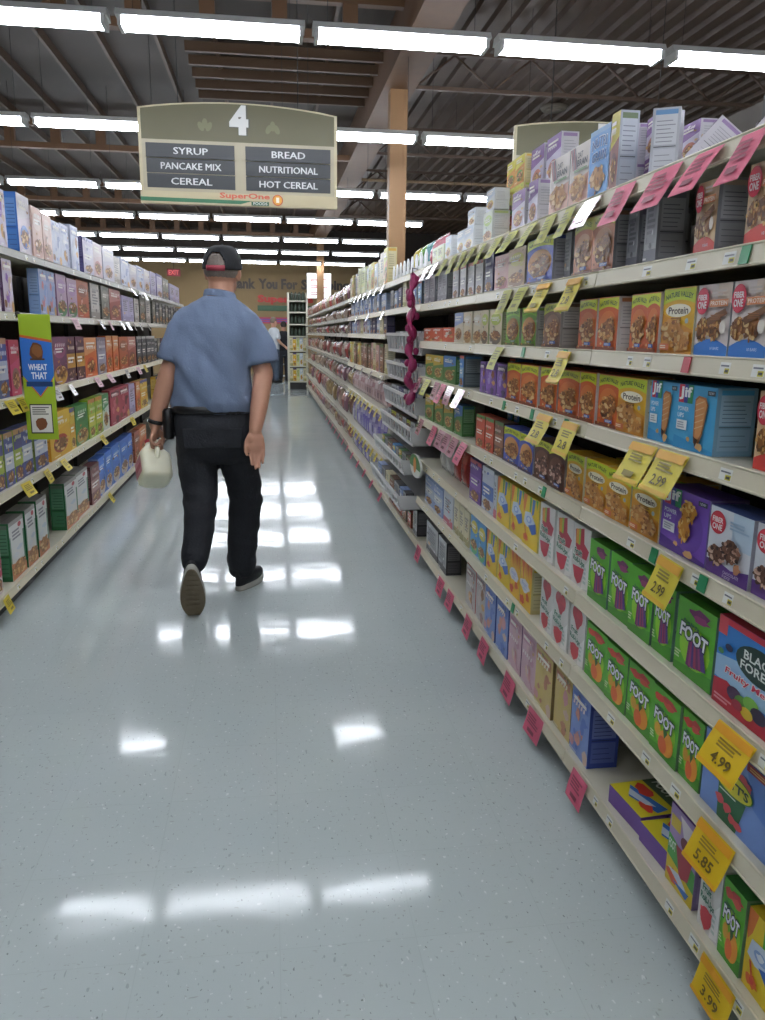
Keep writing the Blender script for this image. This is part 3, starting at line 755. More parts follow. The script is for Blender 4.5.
DES = {
 # key: name, label words, depth, side, top, painter
 'valley': ('granola_bar_box', 'orange granola bar box', 0.07, 'a39a96', '9a4a1c', p_valley('a2491d', 'b8652c')),
 'valley_brown': ('granola_bar_box', 'brown granola bar box', 0.07, '8a8380', '4a3022', p_valley('5d4030', '7c5c44', GRAN, '9aa02c')),
 'valley_pale': ('granola_bar_box', 'faded orange granola bar box', 0.07, '77777a', '8a5638', p_valley('a8694a', 'b88a68', GRAN, 'a0a238')),
 'valley_dark': ('granola_bar_box', 'dark chocolate granola bar box', 0.07, '77706c', '3a241a', p_valley('47281b', '5e3a28', CHOC, 'b0b42c')),
 'valley_blue': ('granola_bar_box', 'blue and tan granola bar box', 0.07, '8a8890', '2f3f86', p_valley('3a4a94', 'c08a50', GRAN, 'b4bd22')),
 'valley_green': ('granola_bar_box', 'green-topped granola bar box', 0.07, '9a9a94', '5c8a24', p_valley('5f8c2a', 'a8763c', GRAN, '7ab02a', '2c5a34')),
 'protein': ('protein_bar_box', 'yellow protein bar box', 0.07, 'b0a890', 'c89a20', p_protein),
 'fiber': ('fiber_bar_box', 'white fiber bar box with blue wave', 0.075, '8f8f92', 'd6cfc8', p_fiber('e2d6d2', '2f6cb4')),
 'fiber_red': ('fiber_bar_box', 'beige fiber bar box with red base', 0.075, '7b7b80', 'b89a80', p_fiber('d8b890', 'b4362e')),
 'brownie': ('fiber_bar_box', 'white and purple brownie bar box', 0.075, '8f8f9a', '3a4a80', p_fiber_brownie),
 'jif': ('peanut_bar_box', 'light blue peanut butter bar box', 0.085, '6f8fa4', '3a94c4', p_jif('4aa5d2', '2c7fb0', ('POWER', 'UPS'), 'bar')),
 'jif_purple': ('peanut_cluster_box', 'purple peanut cluster box', 0.085, '6a5f8a', '4a2f80', p_jif('6a45a4', '4a2c80', ('POWER', 'UPS'), 'cluster')),
 'foot': ('fruit_snack_box', 'green fruit snack box with purple ribbons', 0.06, '5c7a6a', '3a7a1c', p_foot('berry')),
 'foot_orange': ('fruit_snack_box', 'green fruit snack box with orange fruit', 0.06, '5c7a5a', '3a7a1c', p_foot('tropic')),
 'roll': ('fruit_snack_box', 'white fruit roll box with crimson splash', 0.06, 'b8b8b4', 'c8c6c2', p_roll('tall')),
 'roll_red': ('fruit_snack_box', 'white fruit roll box with strawberries', 0.06, 'b8b8b4', 'c8c6c2', p_roll('straw')),
 'sunny': ('fruit_snack_box', 'yellow fruit snack box with blue swirl', 0.06, 'b8ac6a', 'c8a81c', p_sunny),
 'splat': ('fruit_snack_box', 'yellow fruit snack box with red splats', 0.06, 'b8ac7a', 'c8a81c', p_splat),
 'forest': ('fruit_snack_box', 'blue and red fruit gummy box', 0.07, '5a6a80', 'a82a3a', p_black_forest),
 'motts': ('fruit_snack_box', 'periwinkle fruit snack box with yellow oval', 0.08, '5a6a94', '4a68a0', p_motts),
 'nutri': ('cereal_bar_box', 'blue cereal bar box', 0.06, '9a9ca4', '3f74aa', p_nutri),
 'bran': ('cereal_bar_box', 'white oat bar box', 0.06, '9c9a98', 'd0c8c2', p_bran),
 'muesli': ('cereal_bar_box', 'yellow and brown bar box', 0.05, 'a0a2a8', '4a5a2c', p_gen('7a4034', 'b0a43a', '5a2c28')),
 'lilac': ('cereal_bar_box', 'purple-topped white bar box', 0.06, 'c2bec6', '6a4a80', p_gen('b9b2c4', '6a4480', '9a5a4a')),
 'tower': ('fruit_bar_box', 'yellow and orange fruit bar box', 0.07, 'b8ac7c', 'b88a20', p_gen('d2902c', 'b8b02c', '4a8a2c', style=0)),
 'tower_green': ('fruit_bar_box', 'yellow-green fruit bar box', 0.07, 'b8ac7c', '7a9a2c', p_gen('b4b43a', 'd8c23a', '3f7a2c', style=2)),
 'tower_red': ('fruit_bar_box', 'red and yellow fruit bar box', 0.07, 'b8ac7c', 'b04a20', p_gen('c24a30', 'd8b23a', '8a2c20', style=1)),
 'mint': ('snack_box', 'white and green snack box', 0.07, 'b4bab8', '8aa04a', p_gen('c4ccb8', '94ac54', 'd8b47a', style=2)),
 'snow': ('snack_box', 'white snack box', 0.06, 'b8bcc0', 'c8ccd0', p_gen('ccd0d2', 'a8b4c0', 'b8a04a', style=0)),
 'lime': ('snack_box', 'pale lime snack box', 0.06, 'b4b89c', 'b8bc8c', p_gen('c2c8a4', 'a9b06a', 'd4d09a', style=4)),
 'spine': ('snack_box', 'slim white-edged box', 0.06, '8a8688', 'b0acae', p_gen('c6c2c2', 'aaa6aa', 'a84a40', style=1)),
 'grey': ('snack_box', 'grey box turned side-on', 0.07, '7c7e84', '6a6a70', p_gen('85878c', '74767c', '5c5e66', style=4)),
 'navy': ('snack_box', 'dark navy box', 0.06, '2c2a4a', '2a2844', p_gen('33305c', '26244a', '4a3a6a', style=1)),
 'pinkgran': ('granola_box', 'pink and tan granola box', 0.06, '94878a', 'a07a78', p_gen('b48a84', 'c8a49a', '9a5a58', style=2)),
 'tangran': ('granola_box', 'olive and tan granola box', 0.06, '948c80', 'a0986a', p_gen('ac9470', 'a8a24a', '8a6a50', style=2)),
 'orange_case': ('snack_case', 'low orange and white snack case', 0.1, 'c85a30', 'a84a28', p_gen('d65a2a', 'e8e0d4', 'c04a20', style=3)),
 'beige': ('granola_box', 'beige granola box', 0.06, 'b0a894', 'b8b09c', p_gen('c4b89c', 'd2cdbd', '9a7c50', style=2)),
 'beige_blue': ('granola_box', 'beige granola box with blue corner', 0.06, 'b0a894', '8a94b0', p_gen('bcb4a0', '7f93bc', '9a7c50', style=0)),
 'green_beige': ('granola_box', 'olive-topped beige granola box', 0.06, '9aa078', '9aa050', p_gen('b4a98a', '9aa83c', '5c5040', style=2)),
 'meadow': ('bar_box', 'green and gold bar box', 0.06, '5c7048', '3f6a3a', p_gen('4c7a3c', 'c8aa3a', 'a8824a', style=0)),
 'meadow_blue': ('bar_box', 'green bar box with blue top', 0.06, '3f6a3a', '2c5a8a', p_gen('3a7030', '3a6ea8', '8a6a3c', style=0)),
 'sky': ('bar_box', 'blue box turned edge-on', 0.09, '4a555c', '3a78b4', p_gen('3c7fc0', '8ab4d4', 'b84a44', style=1)),
 'violet': ('bar_box', 'violet granola box', 0.06, '6a6478', '5c3f80', p_gen('6c4a94', '8d7cae', '4a4464', style=3)),
 'redbar': ('bar_box', 'red bar box', 0.06, '7c4434', 'a03a28', p_gen('b4442c', 'c8583a', '4a7a3c', style=1)),
 'brownbar': ('bar_box', 'brown and green bar box', 0.06, '5c4a3c', '5c4030', p_gen('6a4a38', '8a5f48', '4a6a3a', style=1)),
 'purple': ('fruit_snack_box', 'deep purple fruit box', 0.06, '5a4a68', '4c2c70', p_gen('5c2f86', '74489a', 'b04a54', style=1)),
 'bluewhite': ('fruit_snack_box', 'white box with blue band', 0.06, 'a4acb8', 'b4bcc8', p_gen('bcc4d2', '33589c', 'd2d8e0', style=1)),
 'slimwhite': ('fruit_snack_box', 'narrow white box', 0.06, 'a8acb0', 'c0c4c8', p_gen('c4c8cc', 'a8b0b8', 'b0566a', style=4)),
 'cream': ('snack_box', 'cream box', 0.06, 'b0aa8c', 'c0b898', p_gen('c2bb98', 'd0c8a4', '8a8450', style=4)),
 'ocean': ('fruit_snack_box', 'blue and yellow-green fruit box', 0.06, '4a7094', '3a74a4', p_gen('3f88bc', 'c2b43a', '4a9a6a', style=2)),
 'powder': ('snack_box', 'powder blue and white box', 0.06, '8494b4', '7a90b8', p_gen('8ea2c8', 'c2ccd8', '54709c', style=1)),
 'treat': ('treat_box', 'pink and lilac treat box', 0.09, '6a4a68', '8a2448', p_gen('b89aa4', 'd0b0b4', '9c7484', ('b8848c', 'cfa45a', '8a6478', 'd8bcae', '9a7a8a', 'c88a7a', 'e0d0c0'), 3)),
 'treat_blue': ('treat_box', 'blue-edged treat box', 0.09, '2a3a78', '24306c', p_gen('6a80b4', 'c88a7c', '4a62a0', ('b8848c', 'cfa45a', '8a6478', 'd8bcae', '9a7a8a', 'c88a7a', 'e0d0c0'), 3)),
 'treat_gold': ('treat_box', 'gold and tan treat box', 0.09, '6a5a3a', '8a2448', p_gen('b8a468', 'c8b46a', '9a6a54', ('b8848c', 'cfa45a', '8a6478', 'd8bcae', '9a7a8a', 'c88a7a', 'e0d0c0'), 3)),
 'treat_red': ('treat_box', 'red-edged grey treat box', 0.09, 'a03a38', 'a83a38', p_gen('a09a98', 'b0a4a0', '8a6a68', style=3)),
 'charcoal': ('snack_box', 'grey and black box', 0.08, '2a2a2c', '4a4a4c', p_gen('8e9092', '74767a', '3a3a3e', style=4)),
 'variety': ('fruit_variety_box', 'purple and green variety box', 0.09, '7a6a90', '5c3480', None),
 'foot_banana': ('fruit_snack_box', 'dark green fruit snack box with yellow fruit', 0.06, '5c7a5a', '2c6a2c', p_foot('tropic')),
 # left-hand cereals
 'c_blue': ('cereal_box', 'blue-spined cereal box', 0.07, '2b5fa8', '3a6ab0', p_gen('cfc2cc', 'd8d2d8', '2f62ac', style=0)),
 'c_peach': ('cereal_box', 'peach cereal box', 0.06, 'c8a89c', 'd0b8ac', p_gen('d4b0a0', 'dcc4b8', 'b88a78', style=2)),
 'c_ice': ('cereal_box', 'icy white cereal box', 0.06, 'b8bcd0', 'c4c8d8', p_gen('c6cade', 'd4d6e2', '8a94b8', style=3)),
 'c_white': ('cereal_box', 'white cereal box', 0.06, 'b4b0c0', 'ccc8d4', p_gen('cdc8d4', 'dcd8de', 'b8a4a8', style=0)),
 'c_indigo': ('cereal_box', 'white cereal box with indigo edge', 0.06, '3a3470', '8a84a8', p_gen('c4bcd2', 'd2ccdc', '4a4484', style=1)),
 'c_rose': ('cereal_box', 'rose and white cereal box', 0.06, 'b09aa0', 'c8b4b8', p_gen('d0b8bc', 'dcccd0', 'b4766c', style=0)),
 'c_mix': ('cereal_box', 'purple and white cereal box', 0.06, '4a3050', '8a70a0', p_gen('c4b8c8', '8a5cae', 'c0a898', style=3)),
 'c_pinkblue': ('cereal_box', 'pink and blue cereal box', 0.06, '7a9acc', '8aa0cc', p_gen('a8b4d8', 'd88a90', '8aa4d4', style=3)),
 'c_heather': ('cereal_box', 'heather and green cereal box', 0.06, '8a6a84', '9a7c98', p_gen('b094ac', 'a884b0', '3f7a4a', style=2)),
 'c_rust': ('cereal_box', 'rust orange cereal box', 0.06, '7a4028', '8a4a30', p_gen('a85634', '8a4a30', 'b4553a', style=2)),
 'c_stone': ('cereal_box', 'grey-white cereal box', 0.06, '74706c', 'a09c98', p_gen('b0aaa4', 'c4beb8', '8a8078', style=4)),
 'c_moss': ('cereal_box', 'dark moss cereal box', 0.06, '3a3c34', '5a5c50', p_gen('74746a', '8f8c80', '4a4c40', style=2)),
 'c_brick': ('cereal_box', 'brick red cereal box', 0.06, '5c2c28', '7a3a34', p_gen('944a42', 'b47a70', '6a3430', style=0)),
 'c_lav': ('cereal_box', 'lavender cereal box', 0.06, '8c84a0', 'a09ab4', p_gen('a8a0c0', 'bcb4cc', '948aa8', style=4)),
 'c_navy': ('cereal_box', 'navy and white cereal box', 0.06, '6c7c3a', '3a4478', p_gen('46508c', 'c4c8d2', 'a8805a', style=1)),
 'c_lime': ('cereal_box', 'lime-edged navy cereal box', 0.06, '9ab02c', '3a3c74', p_gen('444078', '9aa83a', 'b48a54', style=1)),
 'c_pink': ('cereal_box', 'hot pink cereal box', 0.06, '9c3450', 'b04060', p_gen('c2486a', 'b83a4c', '8a6a58', style=0)),
 'c_plum': ('cereal_box', 'plum and gold cereal box', 0.06, '4a2840', '64344c', p_gen('6a3a58', '8a4468', 'c0922c', style=2)),
 'c_wine': ('cereal_box', 'dark wine cereal box with gold band', 0.06, '3a2030', '4a2838', p_gen('4c2638', 'b07f2c', '5c2f48', CHOC, 1)),
 'c_orange': ('cereal_box', 'bright orange cereal box', 0.06, '9c4a24', 'b45a2c', p_gen('c2602c', 'c88a58', 'b04428', style=0)),
 'c_grey': ('cereal_box', 'grey-lavender cereal box', 0.06, '706c7c', '807c8c', p_gen('8c8698', '9c96a8', '6a6478', style=1)),
 'c_black': ('cereal_box', 'black and white cereal box', 0.06, '22242a', '2c2e34', p_gen('34363c', '4a4e54', 'a8a8a4', style=1)),
 'c_gold': ('cereal_box', 'golden yellow cereal box', 0.07, 'c88a20', 'c8941c', p_gen('d8a820', 'e0b83a', 'a83a28', style=0)),
 'c_green': ('cereal_box', 'green cereal box', 0.06, '2c5a2c', '2f6a34', p_gen('3a7a3a', '2f6a30', 'b09454', style=2)),
 'c_leaf': ('cereal_box', 'yellow-green cereal box', 0.06, '7a942c', '84a02c', p_gen('8aa436', 'b4b43a', 'b46a3a', style=1)),
 'c_sage': ('cereal_box', 'white and green cereal box', 0.06, '3a7444', '8ab08c', p_gen('c4ccc0', '3f8450', 'b89c74', style=0)),
 'c_straw': ('cereal_box', 'strawberry red cereal box', 0.06, '742c34', '8a3440', p_gen('a03a48', 'b8606c', '5c1c24', style=3)),
 'c_sun': ('cereal_box', 'yellow cereal box', 0.06, 'b08a2c', 'c0982c', p_gen('ccaa34', 'd8a028', '4a4a84', style=1)),
 'c_wheat': ('cereal_box', 'white wheat cereal box with green spine', 0.09, '1f5a34', '6f6c68', p_wheat),
 'c_red': ('cereal_box', 'red and white cereal box', 0.08, 'a89898', '8a6a6a', p_gen('c8b8b8', 'b83a4c', 'c08a70', style=1)),
 'c_cocoa': ('cereal_box', 'maroon cereal box', 0.07, '4a2426', '5c2c30', p_gen('7c4440', 'a47a70', '5c3428', style=1)),
 'c_royal': ('cereal_box', 'royal blue cereal box', 0.07, '8aa4cc', '2454a4', p_gen('2a62b8', '3a74c4', 'b4aaa0', style=2)),
}

CART = {}
def carton_data(key, w, h, d, sd):
    kk = (key, round(w, 3), round(h, 3), round(d, 3), sd)
    if kk in CART: return CART[kk]
    name, desc, d0, side, top, paint = DES[key]
    b = MB()
    b.box(-w / 2, w / 2, 0, d, 0, h, side, {'front': mixc(side, top, 0.5), 'top': top, 'back': side, 'bottom': side})
    # flap seam on the top face, print on the two narrow sides
    b.poly([(-w / 2, d * 0.48, h + 0.0003), (w / 2, d * 0.48, h + 0.0003), (w / 2, d * 0.53, h + 0.0003), (-w / 2, d * 0.53, h + 0.0003)], mixc(top, '202020', 0.3))
    rn = random.Random(sd + len(key))
    for s in (1, -1):
        x = s * (w / 2 + 0.0004)
        def q(y0, y1, z0, z1, c, e=0.0):
            xx = x + s * e
            p = [(xx, y0 * d, z0 * h), (xx, y1 * d, z0 * h), (xx, y1 * d, z1 * h), (xx, y0 * d, z1 * h)]
            b.poly(p if s > 0 else p[::-1], c)
        pale = mixc(side, 'ffffff', 0.22)
        q(0.1, 0.9, 0.46, 0.9, pale); q(0.1, 0.9, 0.08, 0.4, mixc(side, 'ffffff', 0.12))
        q(0.1, 0.9, 0.425, 0.437, mixc(side, '101014', 0.6), 0.0003)
        for i in range(6):
            z = 0.5 + 0.06 * i
            q(0.16, 0.84 - rn.uniform(0, 0.2), z, z + 0.012, mixc(side, '202028', 0.34), 0.0003)
        for i in range(3):
            z = 0.14 + 0.08 * i
            q(0.16, 0.84 - rn.uniform(0, 0.25), z, z + 0.012, mixc(side, '202028', 0.28), 0.0003)
        q(0.1, 0.9, 0.9, 0.97, mixc(top, side, 0.3))
    A = Art(b, w, h)
    if key == 'flat':
        A.rect(0, 0, 1, 1, 'cdbf2c'); A.poly([(0, 0.55), (1, 0.6), (1, 1), (0, 1)], '3a4a34'); A.txt('FOOT', 0.1, 0.66, 0.6, 0.84, 'c8ccc0', 0.03); A.poly([(0.1, 0.3), (0.9, 0.5), (0.95, 0.3), (0.4, 0.12)], '2a5fa8'); A.blob(0.3, 0.42, 0.2, 0.1, 'c23a2c', 5); A.blob(0.75, 0.22, 0.16, 0.08, 'b83a2c', 6); A.poly([(0.2, 0.24), (0.8, 0.36), (0.7, 0.24), (0.35, 0.14)], 'c4d0dc')
    elif key == 'variety':
        A.rect(0, 0, 1, 1, '8a74a0'); A.poly([(0.35, 0.95), (1, 0.9), (1, 0.6), (0.6, 0.62)], 'd8d0d4'); A.poly([(0, 0.62), (1, 0.45), (1, 0.2), (0, 0.3)], '3f8a3c'); A.poly([(0, 0.34), (1, 0.2), (1, 0), (0, 0)], 'd8c02c')
        A.rect(0.05, 0.72, 0.4, 0.88, 'c8b03a'); A.ell(0.6, 0.66, 0.16, 0.08, '5c1f30'); A.poly([(0.3, 0.56), (0.9, 0.56), (0.8, 0.26), (0.5, 0.2)], '8f2a38')
        A.txt('FOOT', 0.05, 0.44, 0.3, 0.56, 'e6ece0', 0.03); A.blob(0.3, 0.14, 0.22, 0.08, 'c9502c', 3); A.poly([(0.1, 0.2), (0.6, 0.1), (0.8, 0.14), (0.5, 0.24)], 'c8d4e4'); A.poly([(0.3, 0.1), (0.8, 0.04), (0.9, 0.14)], '2a5fa8')
    else:
        paint(A, sd)
    CART[kk] = b.data(name, M_CARD, 1.15 if key.startswith('c_') else (1.7 if key in ('valley', 'protein', 'valley_brown', 'valley_green', 'valley_dark', 'valley_blue', 'treat', 'treat_gold', 'treat_blue') else 1.4))
    return CART[kk]

SHELF_WORD_R = ['top right-hand shelf', 'second right-hand shelf', 'third right-hand shelf', 'fourth right-hand shelf', 'fifth right-hand shelf', 'sixth right-hand shelf', 'seventh right-hand shelf', 'bottom right-hand shelf']
SHELF_WORD_L = ['top left-hand shelf', 'second left-hand shelf', 'third left-hand shelf', 'fourth left-hand shelf', 'bottom left-hand shelf']
PENDING = []      # (object, description, y, shelf words) - labels are written once every box of a shelf is known
def place_box(side, key, y, w, h, z, shelf_word, back=0.0, d=None, rz=0.0, x=None, rx=0.0, ry=0.0, group=None, sd=None):
    if sd is None: sd = int(abs(y) * 97) % 3
    w = max(0.02, round(w / 0.005) * 0.005); h = round(h / 0.005) * 0.005
    dd = d or DES[key][2]
    o = link(DES[key][0], carton_data(key, w, h, dd, sd))
    if x is None:
        x = (D + 0.012 + back) if side > 0 else (DL - 0.012 - back)
    o.location = (x, y, z + 0.001)
    o.rotation_euler = (rx, ry, (-PI / 2 if side > 0 else PI / 2) + rz)
    tag(o, 'x', 'box', group or ('boxes on the ' + shelf_word))
    PENDING.append((o, DES[key][1], y, shelf_word, z))
    return o

def write_labels():
    groups = {}
    for p in PENDING: groups.setdefault((p[1], p[3]), []).append(p)
    for (desc, sw), ps in groups.items():
        ps.sort(key=lambda p: (p[2], -p[4]))
        for i, p in enumerate(ps):
            if len(ps) == 1: p[0]['label'] = '%s, the only one on the %s' % (desc, sw)
            else: p[0]['label'] = '%s, %s such from camera, %s' % (desc, nth(i + 1), sw)

DES['flat'] = ('fruit_snack_box', 'flat-lying yellow and purple snack box', 0.06, '5a3a80', 'c8b424', None)

# measured stock of the shelves: (design, y of the centre, width, height) per shelf from the top
RIGHT = {
 0: [('nutri', 2.113, 0.132, 0.175), ('bran', 2.254, 0.143, 0.165), ('bran', 2.414, 0.160, 0.165), ('lilac', 2.850, 0.147, 0.130), ('lilac', 2.713, 0.096, 0.140), ('mint', 3.276, 0.134, 0.120), ('snow', 3.577, 0.160, 0.100), ('snow', 3.729, 0.135, 0.100), ('snow', 3.971, 0.130, 0.105), ('lime', 4.238, 0.302, 0.085), ('muesli', 2.019, 0.049, 0.190), ],
 1: [('fiber_red', 1.585, 0.081, 0.140), ('valley_pale', 2.085, 0.133, 0.150), ('valley_pale', 2.226, 0.133, 0.150), ('valley_blue', 2.616, 0.249, 0.145), ('tangran', 2.846, 0.192, 0.135), ('pinkgran', 3.042, 0.179, 0.130), ('navy', 3.208, 0.116, 0.150), ('spine', 3.374, 0.112, 0.140), ('spine', 3.521, 0.104, 0.140), ('spine', 3.652, 0.112, 0.140), ('spine', 3.792, 0.121, 0.140), ('grey', 4.425, 0.278, 0.150), ('grey', 4.110, 0.240, 0.150), ],
 2: [('fiber', 1.275, 0.105, 0.140), ('fiber', 1.398, 0.122, 0.142), ('fiber', 1.529, 0.125, 0.142), ('protein', 1.666, 0.136, 0.140), ('valley', 1.769, 0.058, 0.136), ('valley', 1.848, 0.085, 0.136), ('valley', 2.020, 0.124, 0.136), ('valley', 2.159, 0.119, 0.135), ('valley_brown', 2.440, 0.142, 0.135), ('valley_green', 2.689, 0.150, 0.130), ('valley_green', 2.861, 0.163, 0.130), ('green_beige', 3.090, 0.168, 0.135), ('green_beige', 3.239, 0.106, 0.135), ('beige', 3.452, 0.297, 0.135), ('beige_blue', 3.698, 0.168, 0.135), ('orange_case', 4.188, 0.763, 0.070), ],
 3: [('fiber_red', 1.279, 0.112, 0.142), ('jif', 1.549, 0.159, 0.134), ('jif', 1.696, 0.123, 0.134), ('protein', 1.849, 0.153, 0.137), ('valley', 1.999, 0.132, 0.135), ('valley', 2.130, 0.116, 0.135), ('valley', 2.279, 0.165, 0.135), ('valley', 2.449, 0.157, 0.135), ('valley', 2.634, 0.175, 0.135), ('valley', 2.811, 0.161, 0.135), ('violet', 2.976, 0.146, 0.125), ('violet', 3.129, 0.138, 0.125), ('violet', 3.252, 0.085, 0.125), ('sky', 3.614, 0.075, 0.140), ('meadow_blue', 3.870, 0.266, 0.130), ('meadow', 4.145, 0.252, 0.125), ('meadow', 4.402, 0.226, 0.125), ],
 4: [('brownie', 1.229, 0.152, 0.134), ('brownie', 1.383, 0.146, 0.134), ('jif_purple', 1.559, 0.194, 0.142), ('protein', 1.735, 0.146, 0.130), ('protein', 1.886, 0.142, 0.130), ('protein', 2.038, 0.147, 0.130), ('protein', 2.184, 0.131, 0.130), ('valley_dark', 2.327, 0.139, 0.130), ('valley_dark', 2.478, 0.146, 0.130), ('valley_blue', 2.634, 0.147, 0.130), ('valley_blue', 2.819, 0.192, 0.130), ('brownbar', 2.984, 0.116, 0.135), ('redbar', 3.112, 0.118, 0.135), ('redbar', 3.251, 0.137, 0.135), ('meadow_blue', 3.673, 0.162, 0.140), ('meadow', 3.871, 0.202, 0.135), ('meadow', 4.113, 0.202, 0.135), ('meadow', 4.344, 0.224, 0.135), ],
 5: [('forest', 1.256, 0.250, 0.180), ('foot', 1.469, 0.150, 0.164), ('foot', 1.607, 0.091, 0.164), ('foot', 1.717, 0.115, 0.164), ('foot', 1.842, 0.122, 0.164), ('foot', 1.972, 0.124, 0.164), ('roll', 2.108, 0.124, 0.180), ('roll', 2.245, 0.135, 0.180), ('roll', 2.390, 0.137, 0.180), ('sunny', 2.547, 0.159, 0.175), ('sunny', 2.713, 0.155, 0.175), ('sunny', 2.884, 0.166, 0.175), ('slimwhite', 2.998, 0.040, 0.170), ('bluewhite', 3.114, 0.168, 0.180), ('purple', 3.313, 0.189, 0.180), ],
 6: [('motts', 1.275, 0.232, 0.160), ('foot_orange', 1.441, 0.083, 0.155), ('foot_orange', 1.550, 0.123, 0.155), ('foot_orange', 1.682, 0.128, 0.155), ('foot_orange', 1.814, 0.124, 0.155), ('foot_orange', 1.954, 0.141, 0.155), ('roll_red', 2.090, 0.115, 0.170), ('roll_red', 2.220, 0.128, 0.170), ('roll_red', 2.349, 0.113, 0.170), ('splat', 2.561, 0.126, 0.165), ('splat', 2.695, 0.120, 0.165), ('sunny', 2.841, 0.153, 0.165), ('sunny', 3.002, 0.146, 0.165), ('ocean', 3.147, 0.119, 0.165), ('ocean', 3.283, 0.129, 0.165), ('cream', 3.415, 0.091, 0.160), ('cream', 3.523, 0.097, 0.160), ('cream', 3.637, 0.103, 0.160), ('slimwhite', 3.817, 0.206, 0.165), ('powder', 4.070, 0.219, 0.160), ('powder', 4.313, 0.230, 0.160), ],
 7: [('sunny', 1.134, 0.113, 0.165), ('foot_banana', 1.234, 0.074, 0.170), ('roll_red', 1.315, 0.076, 0.170), ('variety', 1.439, 0.113, 0.190), ('treat_blue', 2.026, 0.134, 0.200), ('treat_gold', 2.172, 0.142, 0.200), ('treat_gold', 2.332, 0.161, 0.200), ('treat', 2.498, 0.153, 0.200), ('treat', 2.658, 0.146, 0.200), ('treat_blue', 2.820, 0.156, 0.200), ('treat_blue', 2.988, 0.157, 0.200), ('treat_red', 3.157, 0.157, 0.200), ('treat_red', 3.330, 0.164, 0.190), ('charcoal', 3.925, 0.197, 0.170), ('charcoal', 4.209, 0.309, 0.170), ],
}
LEFT = {
 0: [('c_mix', 4.227, 0.124, 0.270), ('c_blue', 4.616, 0.222, 0.300), ('c_peach', 4.838, 0.196, 0.270), ('c_peach', 5.036, 0.192, 0.260), ('c_ice', 5.246, 0.198, 0.250), ('c_ice', 5.469, 0.216, 0.260), ('c_ice', 5.699, 0.208, 0.280), ('c_indigo', 6.111, 0.339, 0.250), ('c_rose', 6.455, 0.307, 0.250), ('c_white', 6.847, 0.430, 0.250), ('c_stone', 7.238, 0.298, 0.220), ('c_ice', 7.620, 0.409, 0.240), ('c_white', 8.057, 0.402, 0.220), ('c_ice', 8.501, 0.417, 0.240), ('c_white', 8.943, 0.392, 0.240), ('c_lav', 9.398, 0.434, 0.250), ('c_indigo', 9.903, 0.484, 0.260), ('c_moss', 10.493, 0.595, 0.250), ('c_lav', 11.441, 1.186, 0.220), ],
 1: [('c_white', 4.101, 0.055, 0.270), ('c_mix', 4.223, 0.152, 0.250), ('c_pinkblue', 4.873, 0.164, 0.250), ('c_pinkblue', 5.053, 0.166, 0.250), ('c_heather', 5.285, 0.244, 0.250), ('c_heather', 5.553, 0.257, 0.240), ('c_rust', 5.876, 0.352, 0.250), ('c_stone', 6.245, 0.312, 0.250), ('c_moss', 6.617, 0.312, 0.250), ('c_brick', 7.054, 0.469, 0.250), ('c_lav', 7.519, 0.356, 0.220), ('c_lav', 7.853, 0.249, 0.220), ('c_stone', 8.145, 0.269, 0.220), ('c_moss', 8.510, 0.327, 0.280), ('c_stone', 8.873, 0.321, 0.250), ],
 2: [('c_navy', 4.064, 0.147, 0.280), ('c_pink', 4.238, 0.161, 0.270), ('c_plum', 4.841, 0.169, 0.280), ('c_plum', 5.114, 0.347, 0.280), ('c_wine', 5.432, 0.229, 0.280), ('c_wine', 5.682, 0.236, 0.280), ('c_orange', 6.011, 0.383, 0.270), ('c_grey', 6.384, 0.319, 0.270), ('c_orange', 6.680, 0.225, 0.280), ('c_orange', 6.941, 0.244, 0.280), ('c_rust', 7.300, 0.420, 0.270), ('c_brick', 7.750, 0.419, 0.270), ('c_black', 8.328, 0.550, 0.270), ('c_black', 8.962, 0.638, 0.270), ],
 3: [('c_lime', 3.907, 0.099, 0.260), ('c_navy', 4.033, 0.129, 0.260), ('c_lime', 4.184, 0.131, 0.260), ('c_navy', 4.347, 0.169, 0.260), ('c_navy', 4.569, 0.248, 0.260), ('c_gold', 5.000, 0.478, 0.270), ('c_sun', 5.323, 0.133, 0.260), ('c_green', 5.587, 0.358, 0.260), ('c_leaf', 5.893, 0.214, 0.270), ('c_leaf', 6.138, 0.233, 0.270), ('c_sage', 6.394, 0.233, 0.270), ('c_straw', 6.774, 0.395, 0.280), ('c_straw', 7.224, 0.450, 0.280), ('c_lav', 7.634, 0.306, 0.270), ('c_orange', 7.940, 0.240, 0.270), ('c_sun', 8.311, 0.430, 0.270), ],
 4: [('c_red', 3.749, 0.068, 0.270), ('c_wheat', 4.055, 0.231, 0.290), ('c_wheat', 4.274, 0.182, 0.300), ('c_wheat', 4.479, 0.200, 0.310), ('c_wheat', 5.141, 0.303, 0.290), ('c_wheat', 5.484, 0.345, 0.290), ('c_cocoa', 5.862, 0.273, 0.270), ('c_royal', 6.132, 0.223, 0.280), ('c_royal', 6.388, 0.242, 0.290), ('c_royal', 6.690, 0.310, 0.300), ('c_royal', 7.045, 0.344, 0.300), ('c_royal', 7.368, 0.241, 0.300), ('c_rust', 7.755, 0.297, 0.280), ('c_orange', 8.152, 0.427, 0.280), ],
}
